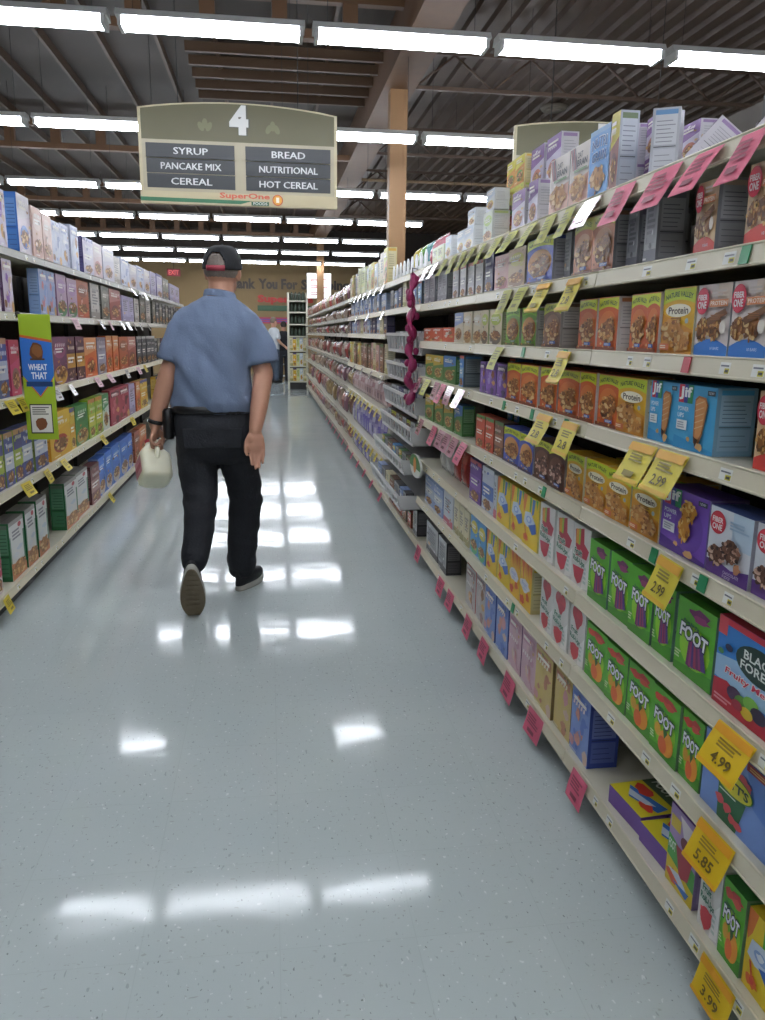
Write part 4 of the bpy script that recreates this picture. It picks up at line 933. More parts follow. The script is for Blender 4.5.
TAGS_R = [(0, 1.398, 0.079, 'pink', ''), (0, 1.542, 0.099, 'pink', ''), (0, 1.712, 0.126, 'pink', ''), (0, 1.920, 0.114, 'pink', ''), (0, 2.113, 0.105, 'blush', ''), (0, 2.278, 0.083, 'olive', ''), (0, 2.436, 0.087, 'olive', ''), (0, 2.600, 0.103, 'olive', ''), (0, 2.813, 0.098, 'olive', ''), (0, 3.000, 0.104, 'olive', ''), (0, 3.201, 0.075, 'olive', ''), (0, 3.381, 0.099, 'olive', ''), (0, 3.541, 0.100, 'olive', ''), (0, 3.717, 0.100, 'olive', ''), (0, 3.916, 0.088, 'olive', ''), (0, 4.138, 0.123, 'blush', ''), (0, 4.345, 0.130, 'blush', ''), (1, 2.856, 0.121, 'olive', ''), (1, 2.673, 0.107, 'olive', ''), (1, 2.457, 0.109, 'yellow', ''), (1, 2.204, 0.118, 'yellow', '2.8'), (2, 2.924, 0.104, 'olive', ''), (2, 2.253, 0.111, 'yellow', '2.8'), (3, 4.515, 0.123, 'blush', ''), (3, 4.269, 0.130, 'olive', ''), (3, 4.035, 0.130, 'blush', ''), (3, 3.880, 0.130, 'pink', ''), (3, 3.721, 0.130, 'blush', ''), (3, 3.507, 0.130, 'blush', ''), (3, 2.386, 0.130, 'yellow', '2.8'), (3, 2.169, 0.130, 'yellow', '2.8'), (3, 1.712, 0.119, 'yellow', ''), (3, 1.577, 0.130, 'yellow', '2.99'), (4, 4.427, 0.130, 'blush', ''), (4, 4.068, 0.130, 'pink', ''), (4, 3.884, 0.130, 'blush', ''), (4, 3.748, 0.130, 'blush', ''), (4, 3.591, 0.130, 'blush', ''), (4, 3.418, 0.130, 'pink', ''), (4, 1.545, 0.113, 'yellow', '2.99'), (5, 1.268, 0.112, 'gold', '4.99'), (6, 1.294, 0.123, 'gold', '5.85'), (7, 1.238, 0.119, 'gold', '3.99'), (7, 4.428, 0.130, 'pink', ''), (7, 3.795, 0.130, 'pink', ''), (7, 3.585, 0.130, 'pink', ''), (7, 3.227, 0.125, 'pink', ''), (7, 2.954, 0.122, 'pink', ''), (7, 2.606, 0.130, 'pink', ''), (7, 2.319, 0.130, 'pink', ''), (7, 1.936, 0.103, 'pink', ''), ]
TAGS_L = [(0, 7.755, 0.130, 'w'), (0, 8.138, 0.130, 'w'), (0, 8.514, 0.130, 'w'), (0, 8.821, 0.130, 'w'), (1, 5.439, 0.130, 'p'), (1, 6.227, 0.130, 'w'), (1, 6.610, 0.130, 'p'), (1, 7.059, 0.130, 'w'), (1, 7.407, 0.130, 'w'), (1, 7.749, 0.130, 'w'), (1, 8.096, 0.130, 'w'), (1, 8.628, 0.130, 'w'), (2, 4.017, 0.130, 'y'), (2, 4.188, 0.130, 'y'), (2, 4.870, 0.130, 'w'), (2, 5.214, 0.130, 'w'), (2, 5.991, 0.130, 'p'), (2, 6.445, 0.130, 'p'), (2, 7.237, 0.130, 'w'), (2, 7.826, 0.130, 'p'), (2, 8.272, 0.130, 'y'), (3, 4.158, 0.130, 'y'), (3, 4.536, 0.130, 'y'), (3, 4.905, 0.130, 'y'), (3, 6.049, 0.130, 'y'), (3, 7.353, 0.130, 'y'), (4, 3.724, 0.101, 'y'), (4, 6.184, 0.130, 'y'), ]
CLIPS = [(1, 1.391, 'g'), (2, 2.650, 'g'), (2, 2.260, 'g'), (2, 1.562, 'r'), (3, 2.848, 'g'), (3, 2.524, 'g'), (3, 2.218, 'g'), (4, 2.369, 'g'), (4, 1.629, 'g'), (4, 1.420, 'g'), (6, 2.624, 'g')]

# ---------------------------------------------------------------- stock the near right-hand shelves
SPLIT = {'orange_case': 3, 'beige': 2, 'meadow': 1, 'valley_blue': 1, 'grey': 1}
rn = random.Random(5)
BAGS6 = []
for si, items in RIGHT.items():
    for key, yc, w, h in items:
        n = SPLIT.get(key, 1) if w > 0.21 else 1
        if key == 'lime' or (key == 'grey' and w > 0.2): n = 2
        ww = w / n
        for q in range(n):
            hh = 0.1 if key.startswith('tower') else h
            wq = ww if n == 1 else ww - 0.006
            place_box(1, key, yc - w / 2 + ww * (q + 0.5) + (0.05 if si == 0 and yc < 2.6 else 0), wq, hh, RZ[si], SHELF_WORD_R[si], back=rn.uniform(0, 0.008), rz=R(rn.uniform(-0.5, 0.5)))
# stacks and turned boxes on the top shelf
def top(key, y, w, h, z, back, rz=0, rx=0, **k): return place_box(1, key, y, w, h, RZ[0] + z + (0.001 if z else 0), SHELF_WORD_R[0], back=back, rz=R(rz), rx=rx, **k)
for q, k in enumerate(('tower_red', 'tower_green', 'tower')):
    for yy in (3.245, 3.13): top(k, yy, 0.11, 0.1, 0.1 * q + 0.001 * q, 0.085)
for yy, dz in ((2.97, 0), (2.80, 0), (2.97, 0.15), (2.80, 0.15)): top('lilac', yy, 0.14, 0.15, dz, 0.1)
top('snow', 3.26, 0.12, 0.08, 0.12, 0.01); top('snow', 3.56, 0.13, 0.07, 0.1, 0.01)
for yy, dz in ((2.25, 0), (2.12, 0), (2.25, 0.1), (2.12, 0.1)): top('lilac', yy, 0.105, 0.1, dz, 0.13, -8)
for yy, dz in ((2.17, 0), (2.17, 0.1)): top('lilac', yy, 0.1, 0.1, dz, 0.26)
top('nutri', 1.93, 0.17, 0.145, 0, 0.045, -30, sd=4)
top('lilac', 1.955, 0.12, 0.11, 0.060, 0.14, -28, rx=R(-42), d=0.085)
top('lilac', 1.78, 0.09, 0.08, 0.046, 0.17, -28, rx=R(-40), d=0.07)
for yy, c, desc in ((4.13, ('c8c8c4', 'b4b4b4', 'd0d0cc'), 'white snack bag'), (3.99, ('c4c4c2', 'a8acb0', 'd0d0cc'), 'grey-white snack bag'), (3.82, ('b0443c', 'b8544a', '9a3a34'), 'red snack bag'), (3.66, ('a83a34', 'b44a40', '8c302c'), 'dark red snack bag')):
    BAGS6.append((yy, c, desc))
# boxes turned side-on and second rows where the front row has gaps
def extra(si, key, y, w, h, back, rz=0): return place_box(1, key, y, w, h, RZ[si], SHELF_WORD_R[si], back=back, rz=R(rz))
extra(1, 'grey', 1.975, 0.06, 0.14, 0.03); extra(1, 'grey', 1.90, 0.05, 0.135, 0.06); extra(1, 'grey', 1.815, 0.06, 0.155, 0.0)
extra(1, 'grey', 1.73, 0.05, 0.135, 0.19); extra(1, 'fiber_red', 1.585, 0.08, 0.14, 0.085); extra(1, 'fiber_red', 1.38, 0.11, 0.14, 0.0)
extra(1, 'grey', 2.42, 0.05, 0.14, 0.03); extra(1, 'grey', 2.36, 0.04, 0.13, 0.1)
extra(2, 'valley_brown', 2.55, 0.05, 0.13, 0.02); extra(2, 'valley_brown', 2.31, 0.06, 0.135, 0.075); extra(2, 'valley', 1.93, 0.04, 0.13, 0.06)
for si, yy, k in ((3, 1.40, 'jif'), (3, 3.55, 'sky'), (4, 3.45, 'meadow_blue'), (4, 3.55, 'meadow_blue')): extra(si, k, yy, 0.08, 0.13, 0.22)
for si, k, ys in ((3, 'valley', (2.0, 2.14, 2.28, 2.44)), (4, 'protein', (1.74, 1.9, 2.05)), (5, 'foot', (1.6, 1.72, 1.85, 1.97)), (6, 'foot_orange', (1.62, 1.75, 1.88)), (5, 'roll', (2.11, 2.25, 2.39)), (2, 'fiber', (1.4, 1.53))):
    for yy in ys: extra(si, k, yy, 0.11, {3: 0.135, 4: 0.13, 5: 0.16, 6: 0.15, 2: 0.14}[si], 0.09)
# two boxes lying flat on the bottom shelf
for yy, bk, ro in ((1.722, 0.008, 5), (1.555, 0.012, 3)):
    o = place_box(1, 'flat', yy, 0.155, 0.17, RZ[7] + 0.05, SHELF_WORD_R[7], back=bk, rz=R(ro), rx=R(-90), d=0.05)

# ---------------------------------------------------------------- left-hand cereal shelves
for si, items in LEFT.items():
    for key, yc, w, h in items:
        n = 2 if (w > 0.5) else 1
        for q in range(n):
            ww = w / n
            hh = min(h, [0.3, 0.255, 0.29, 0.3, 0.34][si])
            place_box(-1, key, yc - w / 2 + ww * (q + 0.5), ww - (0.006 if n > 1 else 0), hh, LZS[si], SHELF_WORD_L[si], back=rn.uniform(0, 0.01), rz=R(rn.uniform(-0.5, 0.5)))
# a bag-like box leaning out of line on the second shelf, dark stock towards the far end
for si, keys in ((1, ['c_moss', 'c_black']), (2, ['c_black', 'c_moss', 'c_wine']), (3, ['c_sun', 'c_black', 'c_plum']), (4, ['c_black', 'c_cocoa', 'c_rust'])):
    for q in range(10):
        yy = 9.45 + q * 0.29
        place_box(-1, keys[q % len(keys)], yy, 0.24, 0.24, LZS[si], SHELF_WORD_L[si], back=0.02)

# ---------------------------------------------------------------- pillow bags and trays on the far right-hand shelves
POU = {}
def pouch_data(w, h, d, c1, c2, c3, seed):
    key = (w, h, d, c1, c2, seed)
    if key in POU: return POU[key]
    b = MB(); NU, NV = 8, 9; r = random.Random(seed)
    for s in (-1, 1):
        pts = []; F = []; C = []
        for j in range(NV + 1):
            for i in range(NU + 1):
                u = i / NU; v = j / NV
                puff = (max(0.0, math.sin(PI * u)) ** 0.5) * (max(0.0, math.sin(PI * v)) ** 0.55)
                wob = 0.12 * math.sin(9 * u + seed) * math.sin(7 * v + seed * 2)
                pinch = 1 - 0.06 * math.sin(PI * v)
                pts.append(((u - 0.5) * w * pinch, d / 2 + s * d / 2 * puff * (1 + wob), v * h))
        for j in range(NV):
            for i in range(NU):
                q = [j * (NU + 1) + i, j * (NU + 1) + i + 1, (j + 1) * (NU + 1) + i + 1, (j + 1) * (NU + 1) + i]
                F.append(q if s < 0 else q[::-1])
                v = (j + 0.5) / NV; u = (i + 0.5) / NU
                c = c1
                if 0.55 < v < 0.82 and 0.1 < u < 0.9: c = c2
                elif (u - 0.5) ** 2 * 3 + (v - 0.3) ** 2 * 6 < 0.2: c = c3 if r.random() < 0.75 else mixc(c3, 'ffffff', 0.3)
                elif v > 0.92 or v < 0.08: c = mixc(c1, '303030', 0.2)
                C.append(c)
        b.add(pts, F, C, True)
    POU[key] = b.data('snack_bag', M_FILM)
    return POU[key]
def place_bag(y, w, h, z, cols, desc, sw, back=0.02, seed=0, d=0.07):
    o = link('snack_bag', pouch_data(w, h, d, *cols, seed), None, (D + 0.012 + back, y, z))
    o.rotation_euler = (R(-6), 0, -PI / 2)
    o.location.z += 0.008
    tag(o, 'x', 'bag', 'bags on the ' + sw); PENDING.append((o, desc, y, sw, z))
    return o

for q, (yy, c, desc) in enumerate(BAGS6): place_bag(yy, 0.13, 0.19, RZ[5], c, desc, SHELF_WORD_R[5], seed=q, d=0.06)
FAR_B = {0: (['lime', 'cream', 'snow', 'tower', 'charcoal', 'mint'], (0.2, 0.27)), 1: (['powder', 'bluewhite', 'powder', 'grey'], (0.13, 0.15)),
         2: (['powder', 'cream', 'lilac', 'navy'], (0.12, 0.14)), 3: (['brownbar', 'tower', 'cream', 'pinkgran'], (0.2, 0.23))}
FB = ['top shelf beyond the white trays', 'second shelf beyond the white trays', 'third shelf beyond the white trays', 'fourth shelf beyond the white trays',
      'fifth shelf beyond the white trays', 'sixth shelf beyond the white trays', 'bottom shelf beyond the white trays']
for si, (keys, (h0, h1)) in FAR_B.items():
    y = 6.08; q = 0
    while y < 8.7:
        w = rn.uniform(0.12, 0.2)
        place_box(1, keys[rn.randrange(len(keys))], y + w / 2, w, rn.uniform(h0, h1), FZ[si], FB[si], back=rn.uniform(0, 0.02), sd=q % 2)
        y += w + rn.uniform(0.012, 0.05); q += 1
PALE = [('b49a9c', 'c8b4b4', 'a88a8c'), ('a88c8e', 'bca4a4', '8a7478'), ('bea6a4', 'a88488', 'b49494')]
LILA = [('8a84b0', 'b4b0cc', '5c54a0'), ('9a94bc', '7a74a8', 'c0bcd0'), ('6e66a8', 'a49ec8', '8c86b4'), ('b0b0a8', 'c4c4b8', '8a8a9a')]
for si, cols, h, desc in ((4, PALE, 0.2, ('clear pink snack bag', 'dusty pink snack bag', 'pale rose snack bag')), (5, LILA, 0.29, ('lilac snack bag', 'pale lavender snack bag', 'violet snack bag', 'grey-white snack bag')),
                          (6, LILA, 0.22, ('lilac snack bag', 'pale lavender snack bag', 'violet snack bag', 'grey-white snack bag'))):
    y = 6.1; q = 0
    while y < 8.75:
        k = rn.randrange(len(cols))
        place_bag(y + 0.08, 0.16, h, FZ[si], cols[k], desc[k], FB[si], seed=k); y += 0.185; q += 1
CANDY = [('8c5450', 'b08a80', '74342f'), ('6f5044', '9a806c', '52382c'), ('9a4644', 'b88a84', '742a2c'), ('a08c7e', '8a6058', 'b8a698'), ('7e5c66', 'a88a8e', '5a3c46'), ('8c7452', 'a8946c', '6e5236')]
CDESC = ('rosy candy bag', 'brown candy bag', 'red candy bag', 'cream candy bag', 'mauve candy bag', 'tan candy bag')
FC = [s.replace('beyond the white trays', 'of the far candy units') for s in FB]
for si in range(7):
    y = 9.0; q = 0
    while y < 18.9:
        k = rn.randrange(6)
        hh = [0.22, 0.15, 0.13, 0.22, 0.2, 0.27, 0.2][si] * rn.uniform(0.85, 1.0)
        w = 0.24 if y < 13 else 0.4
        place_bag(y + w / 2, w, round(hh, 2), FZ[si], CANDY[k], CDESC[k], FC[si], back=rn.uniform(0, 0.05), seed=k, d=0.09)
        y += w + rn.uniform(0.03, 0.09)
# white sloping trays between the snack boxes and the far units
def tray(y0, y1, zt, hgt, out, label):
    t = thing('display_tray', label, 'tray', (D - out, (y0 + y1) / 2, zt), 0, 'white sloping display trays')
    l = (y1 - y0) / 2; b = MB()
    # slotted front panel leaning outward at the top
    b.box(-0.006, 0.006, -l, l, -0.02, 0.0, 'ffffff'); b.box(0.012, 0.024, -l, l, -hgt, -hgt + 0.02, 'ffffff')
    n = 11
    for i in range(n + 1):
        y = -l + 2 * l * i / n
        ya = min(max(y, -l + 0.012), l - 0.012)
        yb = min(max(y + 0.05, -l + 0.012), l - 0.012)
        b.hexa([(0.012, yb - 0.012, -hgt + 0.01), (0.022, yb - 0.012, -hgt + 0.01), (0.022, yb + 0.012, -hgt + 0.01), (0.012, yb + 0.012, -hgt + 0.01), (-0.005, ya - 0.012, -0.01), (0.005, ya - 0.012, -0.01), (0.005, ya + 0.012, -0.01), (-0.005, ya + 0.012, -0.01)], 'ffffff')
    b.build('front_panel', mat('tray_plastic', 'c9c9c8', rough=0.35), t)
    b = MB(); b.hexa([(0.02, -l, -hgt), (0.44 + out, -l, -hgt), (0.44 + out, l, -hgt), (0.02, l, -hgt), (0.02, -l, -hgt + 0.006), (0.44 + out, -l, -hgt + 0.006), (0.44 + out, l, -hgt + 0.006), (0.02, l, -hgt + 0.006)], 'ffffff')
    b.build('base', mat('tray_plastic', 'c9c9c8', rough=0.35), t)
    for s in (-1, 1):
        b = MB(); y = s * (l - 0.004)
        b.hexa([(0.02, y - 0.004, -hgt), (0.42, y - 0.004, -hgt), (0.42, y + 0.004, -hgt), (0.02, y + 0.004, -hgt), (0.0, y - 0.004, 0), (0.42, y - 0.004, -0.01), (0.42, y + 0.004, -0.01), (0.0, y + 0.004, 0)], 'ffffff')
        b.build('side_panel', mat('tray_plastic', 'c9c9c8', rough=0.35), t)
    return t
TR = [(1.34, 0.13, 0.0), (1.145, 0.12, 0.0), (0.965, 0.12, 0.02), (0.79, 0.11, 0.04), (0.60, 0.09, 0.09), (0.385, 0.09, 0.11)]
TW = ['topmost', 'second', 'third', 'fourth', 'fifth', 'lowest']
TC = [['grey', 'charcoal', 'slimwhite'], ['charcoal', 'grey', 'navy'], ['charcoal', 'navy', 'grey'], ['brownbar', 'charcoal', 'valley_dark', 'charcoal'], ['brownbar', 'charcoal', 'meadow', 'charcoal', 'ocean'], ['charcoal', 'powder', 'charcoal', 'brownbar', 'cream']]
for i, (zt, hg, out) in enumerate(TR):
    tray(4.615, 5.925, zt, hg, out, 'white slotted display tray beside the magenta streamer, %s of six' % TW[i])
    y = 4.64; q = 0
    while y < 5.85:
        w = rn.uniform(0.1, 0.2); w = min(w, 5.9 - y)
        if w < 0.05: break
        place_box(1, TC[i][q % len(TC[i])], y + w / 2, w, hg - 0.005, zt - hg + 0.014, TW[i] + ' white display tray', back=0.04 - out, d=0.05, sd=0)
        y += w + 0.02; q += 1
# top two shelves and the floor shelf over and under the trays
TOPA = 'top shelf over the white trays'
for j, (yy, c, desc) in enumerate([(4.68, ('c86a7c', 'd88a94', 'c05a6c'), 'rosy pink rolled bag'), (4.86, ('b8606c', 'd08890', 'a84a58'), 'dark pink rolled bag'), (5.08, ('5c9aa4', '7ab4b8', '4a8490'), 'teal bag'), (5.28, ('6aa04a', '8aba68', '4f8a38'), 'leaf green bag'), (5.5, ('c8b84a', 'd8cc70', 'a8983a'), 'lemon yellow bag')]):
    place_bag(yy, 0.17, 0.2, FZ[0], c, desc, TOPA, back=0.08, seed=j, d=0.09)
t = thing('picket_tray', 'white picket-fronted tray on the top shelf before the coloured bags', 'tray', (D + 0.03, 5.25, RZ[0] + 0.002))
for i in range(9):
    b = MB(); y = -0.6 + 0.15 * i; b.box(0, 0.008, y - 0.035, y + 0.035, 0, 0.08); b.hexa([(0, y - 0.035, 0.08), (0.008, y - 0.035, 0.08), (0.008, y + 0.035, 0.08), (0, y + 0.035, 0.08), (0, y - 0.004, 0.11), (0.008, y - 0.004, 0.11), (0.008, y + 0.004, 0.11), (0, y + 0.004, 0.11)], 'ffffff')
    b.build('picket', M_WHITE, t)
b = MB(); b.box(0.008, 0.02, -0.66, 0.66, 0.0, 0.04); b.build('rail', M_WHITE, t)
for j, (k, w, h) in enumerate([('sky', 0.1, 0.13), ('bluewhite', 0.12, 0.15), ('charcoal', 0.14, 0.1), ('cream', 0.14, 0.16), ('navy', 0.12, 0.13), ('powder', 0.13, 0.12), ('charcoal', 0.14, 0.13)]):
    place_box(1, k, 4.7 + j * 0.18, w, h, FZ[1], 'second shelf over the white trays')
for j, (k, w, h) in enumerate([('charcoal', 0.14, 0.16), ('redbar', 0.12, 0.1), ('brownbar', 0.15, 0.13), ('redbar', 0.2, 0.11), ('redbar', 0.2, 0.1), ('c_cocoa', 0.15, 0.12)]):
    place_box(1, k, 4.7 + j * 0.2, w, h, FZ[6], 'floor shelf under the white trays')
# oval shelf sign with an orange circle
t = thing('shelf_sign', 'white and green oval shelf sign with an orange circle, near lowest tray', 'sign', (D - 0.047, 4.42, 0.60), -PI / 2)
b = MB(); pts = [(0.17 * math.cos(2 * PI * i / 24), 0.065 * math.sin(2 * PI * i / 24)) for i in range(24)]
b.loft([[(x, 0.0, z) for x, z in pts], [(x, 0.012, z) for x, z in pts]], 'd8d8d0', smooth=False)
b.build('panel', M_PAINT, t)
b = MB(); b.poly([(x * 0.98, -0.001, max(z, -0.012) * 0.98) for x, z in pts], '3f7a34'); b.poly([(0.0 + 0.045 * math.cos(2 * PI * i / 20), -0.002, 0.005 + 0.045 * math.sin(2 * PI * i / 20)) for i in range(20)], 'd8842a')
b.build('print', M_PAINT, t)
b = MB(); b.box(-0.01, 0.01, 0.012, 0.036, -0.01, 0.01, '9a9a94'); b.build('bracket', M_PAINT, t)
# magenta streamer of tied sachets hanging at the end of the snack boxes
t = thing('ribbon_streamer', 'magenta ruffled streamer hanging from the top shelf beside the trays', 'streamer', (D - 0.05, 4.615, 1.69))
b = MB(); path = []; rad = []
for i in range(60):
    z = -0.02 - i * 0.0125
    path.append((0.012 * math.sin(i * 0.5), 0.015 * math.cos(i * 0.4), z)); rad.append(0.010 + 0.017 * abs(math.sin(i * 0.42)))
b.tube(path, rad, '8c1f4c', n=9); b.build('ribbon', mat('magenta_film', '96285a', rough=0.3, bump=0.8, bump_scale=60), t)
for i in range(11):
    b = MB(); z = -0.06 - i * 0.066; a = i * 2.1
    b.ball((0.03 * math.cos(a), 0.03 * math.sin(a), z), (0.018, 0.013, 0.022), 'a03060', 9, 6); b.build('ruffle', mat('magenta_film', rough=0.3), t)
b = MB(); b.tube([(0.03, 0, 0.0), (0.0, 0, 0.005), (0.0, 0, -0.03)], 0.003, n=6); b.build('hook', M_DARK, t)

# ---------------------------------------------------------------- price tags and marker clips
TAGCOL = {'pink': 'd0607a', 'blush': 'cf9aa8', 'olive': 'a8a83a', 'yellow': 'd2c23a', 'gold': 'dcb81e', 'w': 'd6d4d2', 'p': 'c89aa4', 'y': 'cfb934'}
TAGWORD = {'pink': 'pink price tag', 'blush': 'pale pink glossy price tag', 'olive': 'olive-yellow price tag', 'yellow': 'yellow price tag', 'gold': 'golden yellow price tag', 'w': 'white glossy price tag', 'p': 'pinkish price tag', 'y': 'small yellow price tag'}
TG = {}
def tag_data(w, h, kind, text, seed):
    key = (round(w, 2), h, kind, text, seed)
    if key in TG: return TG[key]
    c = TAGCOL[kind]; b = MB(); n = 6
    # local: hangs down from z = 0, front faces -y, bows slightly
    fr = []; bk = []
    for j in range(n + 1):
        v = j / n; bow = 0.0022 * math.sin(PI * v) * (1 if seed % 2 else -0.6)
        fr.append((v, bow))
    for j in range(n):
        (v0, b0), (v1, b1) = fr[j], fr[j + 1]
        b.poly([(-w / 2, -b1, -v1 * h), (w / 2, -b1, -v1 * h), (w / 2, -b0, -v0 * h), (-w / 2, -b0, -v0 * h)], c)
        b.poly([(-w / 2, -b0 + 0.0008, -v0 * h), (w / 2, -b0 + 0.0008, -v0 * h), (w / 2, -b1 + 0.0008, -v1 * h), (-w / 2, -b1 + 0.0008, -v1 * h)], mixc(c, 'e8e8e0', 0.5))
    A = Art(b, w, h, y=-0.0028, z0=-h)
    ink = mixc(c, '201818', 0.62)
    if kind in ('gold', 'yellow'):
        A.poly([(0.02, 0.78), (0.98, 0.78), (0.98, 0.97), (0.02, 0.97)], mixc(c, 'e07a2a', 0.45)); A.lines(0.25, 0.52, 0.85, 0.74, 3, mixc(c, '302820', 0.45), seed)
        A.poly([(0.02, 0.03), (0.98, 0.03), (0.98, 0.12), (0.02, 0.12)], mixc(c, 'e07a2a', 0.3))
    else:
        A.lines(0.15, 0.42, 0.85, 0.85, 4, mixc(c, ink, 0.6), seed)
    if text: A.txt(text, 0.28, 0.2, 0.78, 0.44, ink, 0.02)
    else: A.rect(0.3, 0.16, 0.72, 0.3, mixc(c, ink, 0.7))
    TG[key] = b.data('price_tag', M_SLEEVE if kind in ('blush', 'w') else M_PAPER)
    return TG[key]
cnt = {}
rt = random.Random(11)
for k, (si, yc, w, c, text) in enumerate(sorted(TAGS_R, key=lambda q: (q[0], q[1]))):
    big = c == 'gold'
    h = 0.09 if big else (0.1 if c in ('pink', 'yellow') else 0.09)
    if si == 7: h = 0.085
    o = link('price_tag', tag_data(0.118 if big else w, h, c, text, k % 3), None, (D - 0.0095, yc - (0.018 if big else 0), RZ[si] - 0.006))
    o.rotation_euler = (R(-rt.uniform(24, 36)) if si == 0 else R(-rt.uniform(20, 28)), 0, -PI / 2 + R(rt.uniform(-3, 2)))
    if si == 7: o.rotation_euler.x = R(-14)
    cnt[(si, c)] = cnt.get((si, c), 0) + 1
    tag(o, '%s, %s of its colour from camera, on %s edge' % (TAGWORD[c], nth(cnt[(si, c)]), SHELF_WORD_R[si]), 'tag', 'price tags on the right-hand shelf edges')
cnt = {}
for k, (si, yc, w, c) in enumerate(sorted(TAGS_L, key=lambda q: (q[0], q[1]))):
    o = link('price_tag', tag_data(w, 0.075, c, '', k % 3), None, (DL + 0.0095, yc, LZS[si] - 0.006))
    o.rotation_euler = (R(-rt.uniform(20, 36)), 0, PI / 2 + R(rt.uniform(-5, 5)))
    cnt[(si, c)] = cnt.get((si, c), 0) + 1
    tag(o, '%s, %s of its colour from camera, on %s edge' % (TAGWORD[c], nth(cnt[(si, c)]), SHELF_WORD_L[si]), 'tag', 'price tags on the left-hand shelf edges')
# small tags on the far right-hand rails
rt = random.Random(3); cc = {}
for si, n, kind in ((0, 7, 'w'), (1, 3, 'w'), (3, 4, 'w'), (4, 9, 'y'), (5, 10, 'y'), (6, 12, 'pink')):
    for q in range(n):
        yy = 6.05 + q * (2.7 / n) * (1.0 if si < 6 else 2.4)
        o = link('price_tag', tag_data(0.09, 0.07, kind, '', q % 3), None, (D - 0.0095, yy, FZ[si] - 0.006))
        o.rotation_euler = (R(-25), 0, -PI / 2)
        tag(o, '%s, %s from camera on the %s' % (TAGWORD[kind], nth(q + 1), FB[si]), 'tag', 'price tags on the far right-hand shelf edges')
for si, yv, c in CLIPS: clip(si, yv, '1f8a55' if c == 'g' else 'b83a44', 0.03)

# ---------------------------------------------------------------- shelf talker on the left: WHEAT THAT
t = thing('shelf_talker', 'hanging green and blue cardboard sign reading WHEAT THAT on left shelves', 'sign', (-1.146, 4.24, 1.405))
b = MB(); b.box(-0.075, 0.075, 0, 0.004, -0.62, 0.0, '9ab52a'); b.build('card', M_CARD, t)
b = MB(); A = Art(b, 0.15, 0.62, y=-0.0005, z0=-0.62)
A.poly([(0.0, 0.84), (1, 0.80), (1, 0.52), (0.92, 0.47), (0.52, 0.34), (0.12, 0.47), (0.0, 0.52)], 'c8642c')
A.poly([(0.0, 0.82), (1, 0.78), (1, 0.52), (0.88, 0.47), (0.52, 0.355), (0.16, 0.47), (0.0, 0.52)], '2f6fc0')
A.poly([(0.1, 0.47), (0.94, 0.47), (0.94, 0.43), (0.1, 0.43)], '1c3f70')
A.blob(0.5, 0.71, 0.22, 0.075, '6a4022', 3, 9, 0.12); A.blob(0.52, 0.715, 0.17, 0.05, '8a5a30', 4, 9, 0.15); A.rect(0.28, 0.64, 0.74, 0.655, '5a3a28')
A.txt('WHEAT', 0.2, 0.56, 0.8, 0.61, 'e6ecf2', 0.03); A.txt('THAT', 0.28, 0.49, 0.78, 0.545, 'e6ecf2', 0.03)
A.rect(0.14, 0.05, 0.86, 0.29, '3a3a34'); A.rect(0.17, 0.06, 0.83, 0.28, 'd8d6d0'); A.lines(0.22, 0.2, 0.78, 0.27, 4, '6a6a66', 1); A.blob(0.5, 0.13, 0.2, 0.055, '7a4a2c', 8, 9, 0.2)
b.build('print', M_CARD, t)
b = MB(); b.tube([(-0.07, 0.01, 0.004), (-0.09, 0.012, -0.01)], 0.012, n=8); b.build('clip', M_DARK, t)

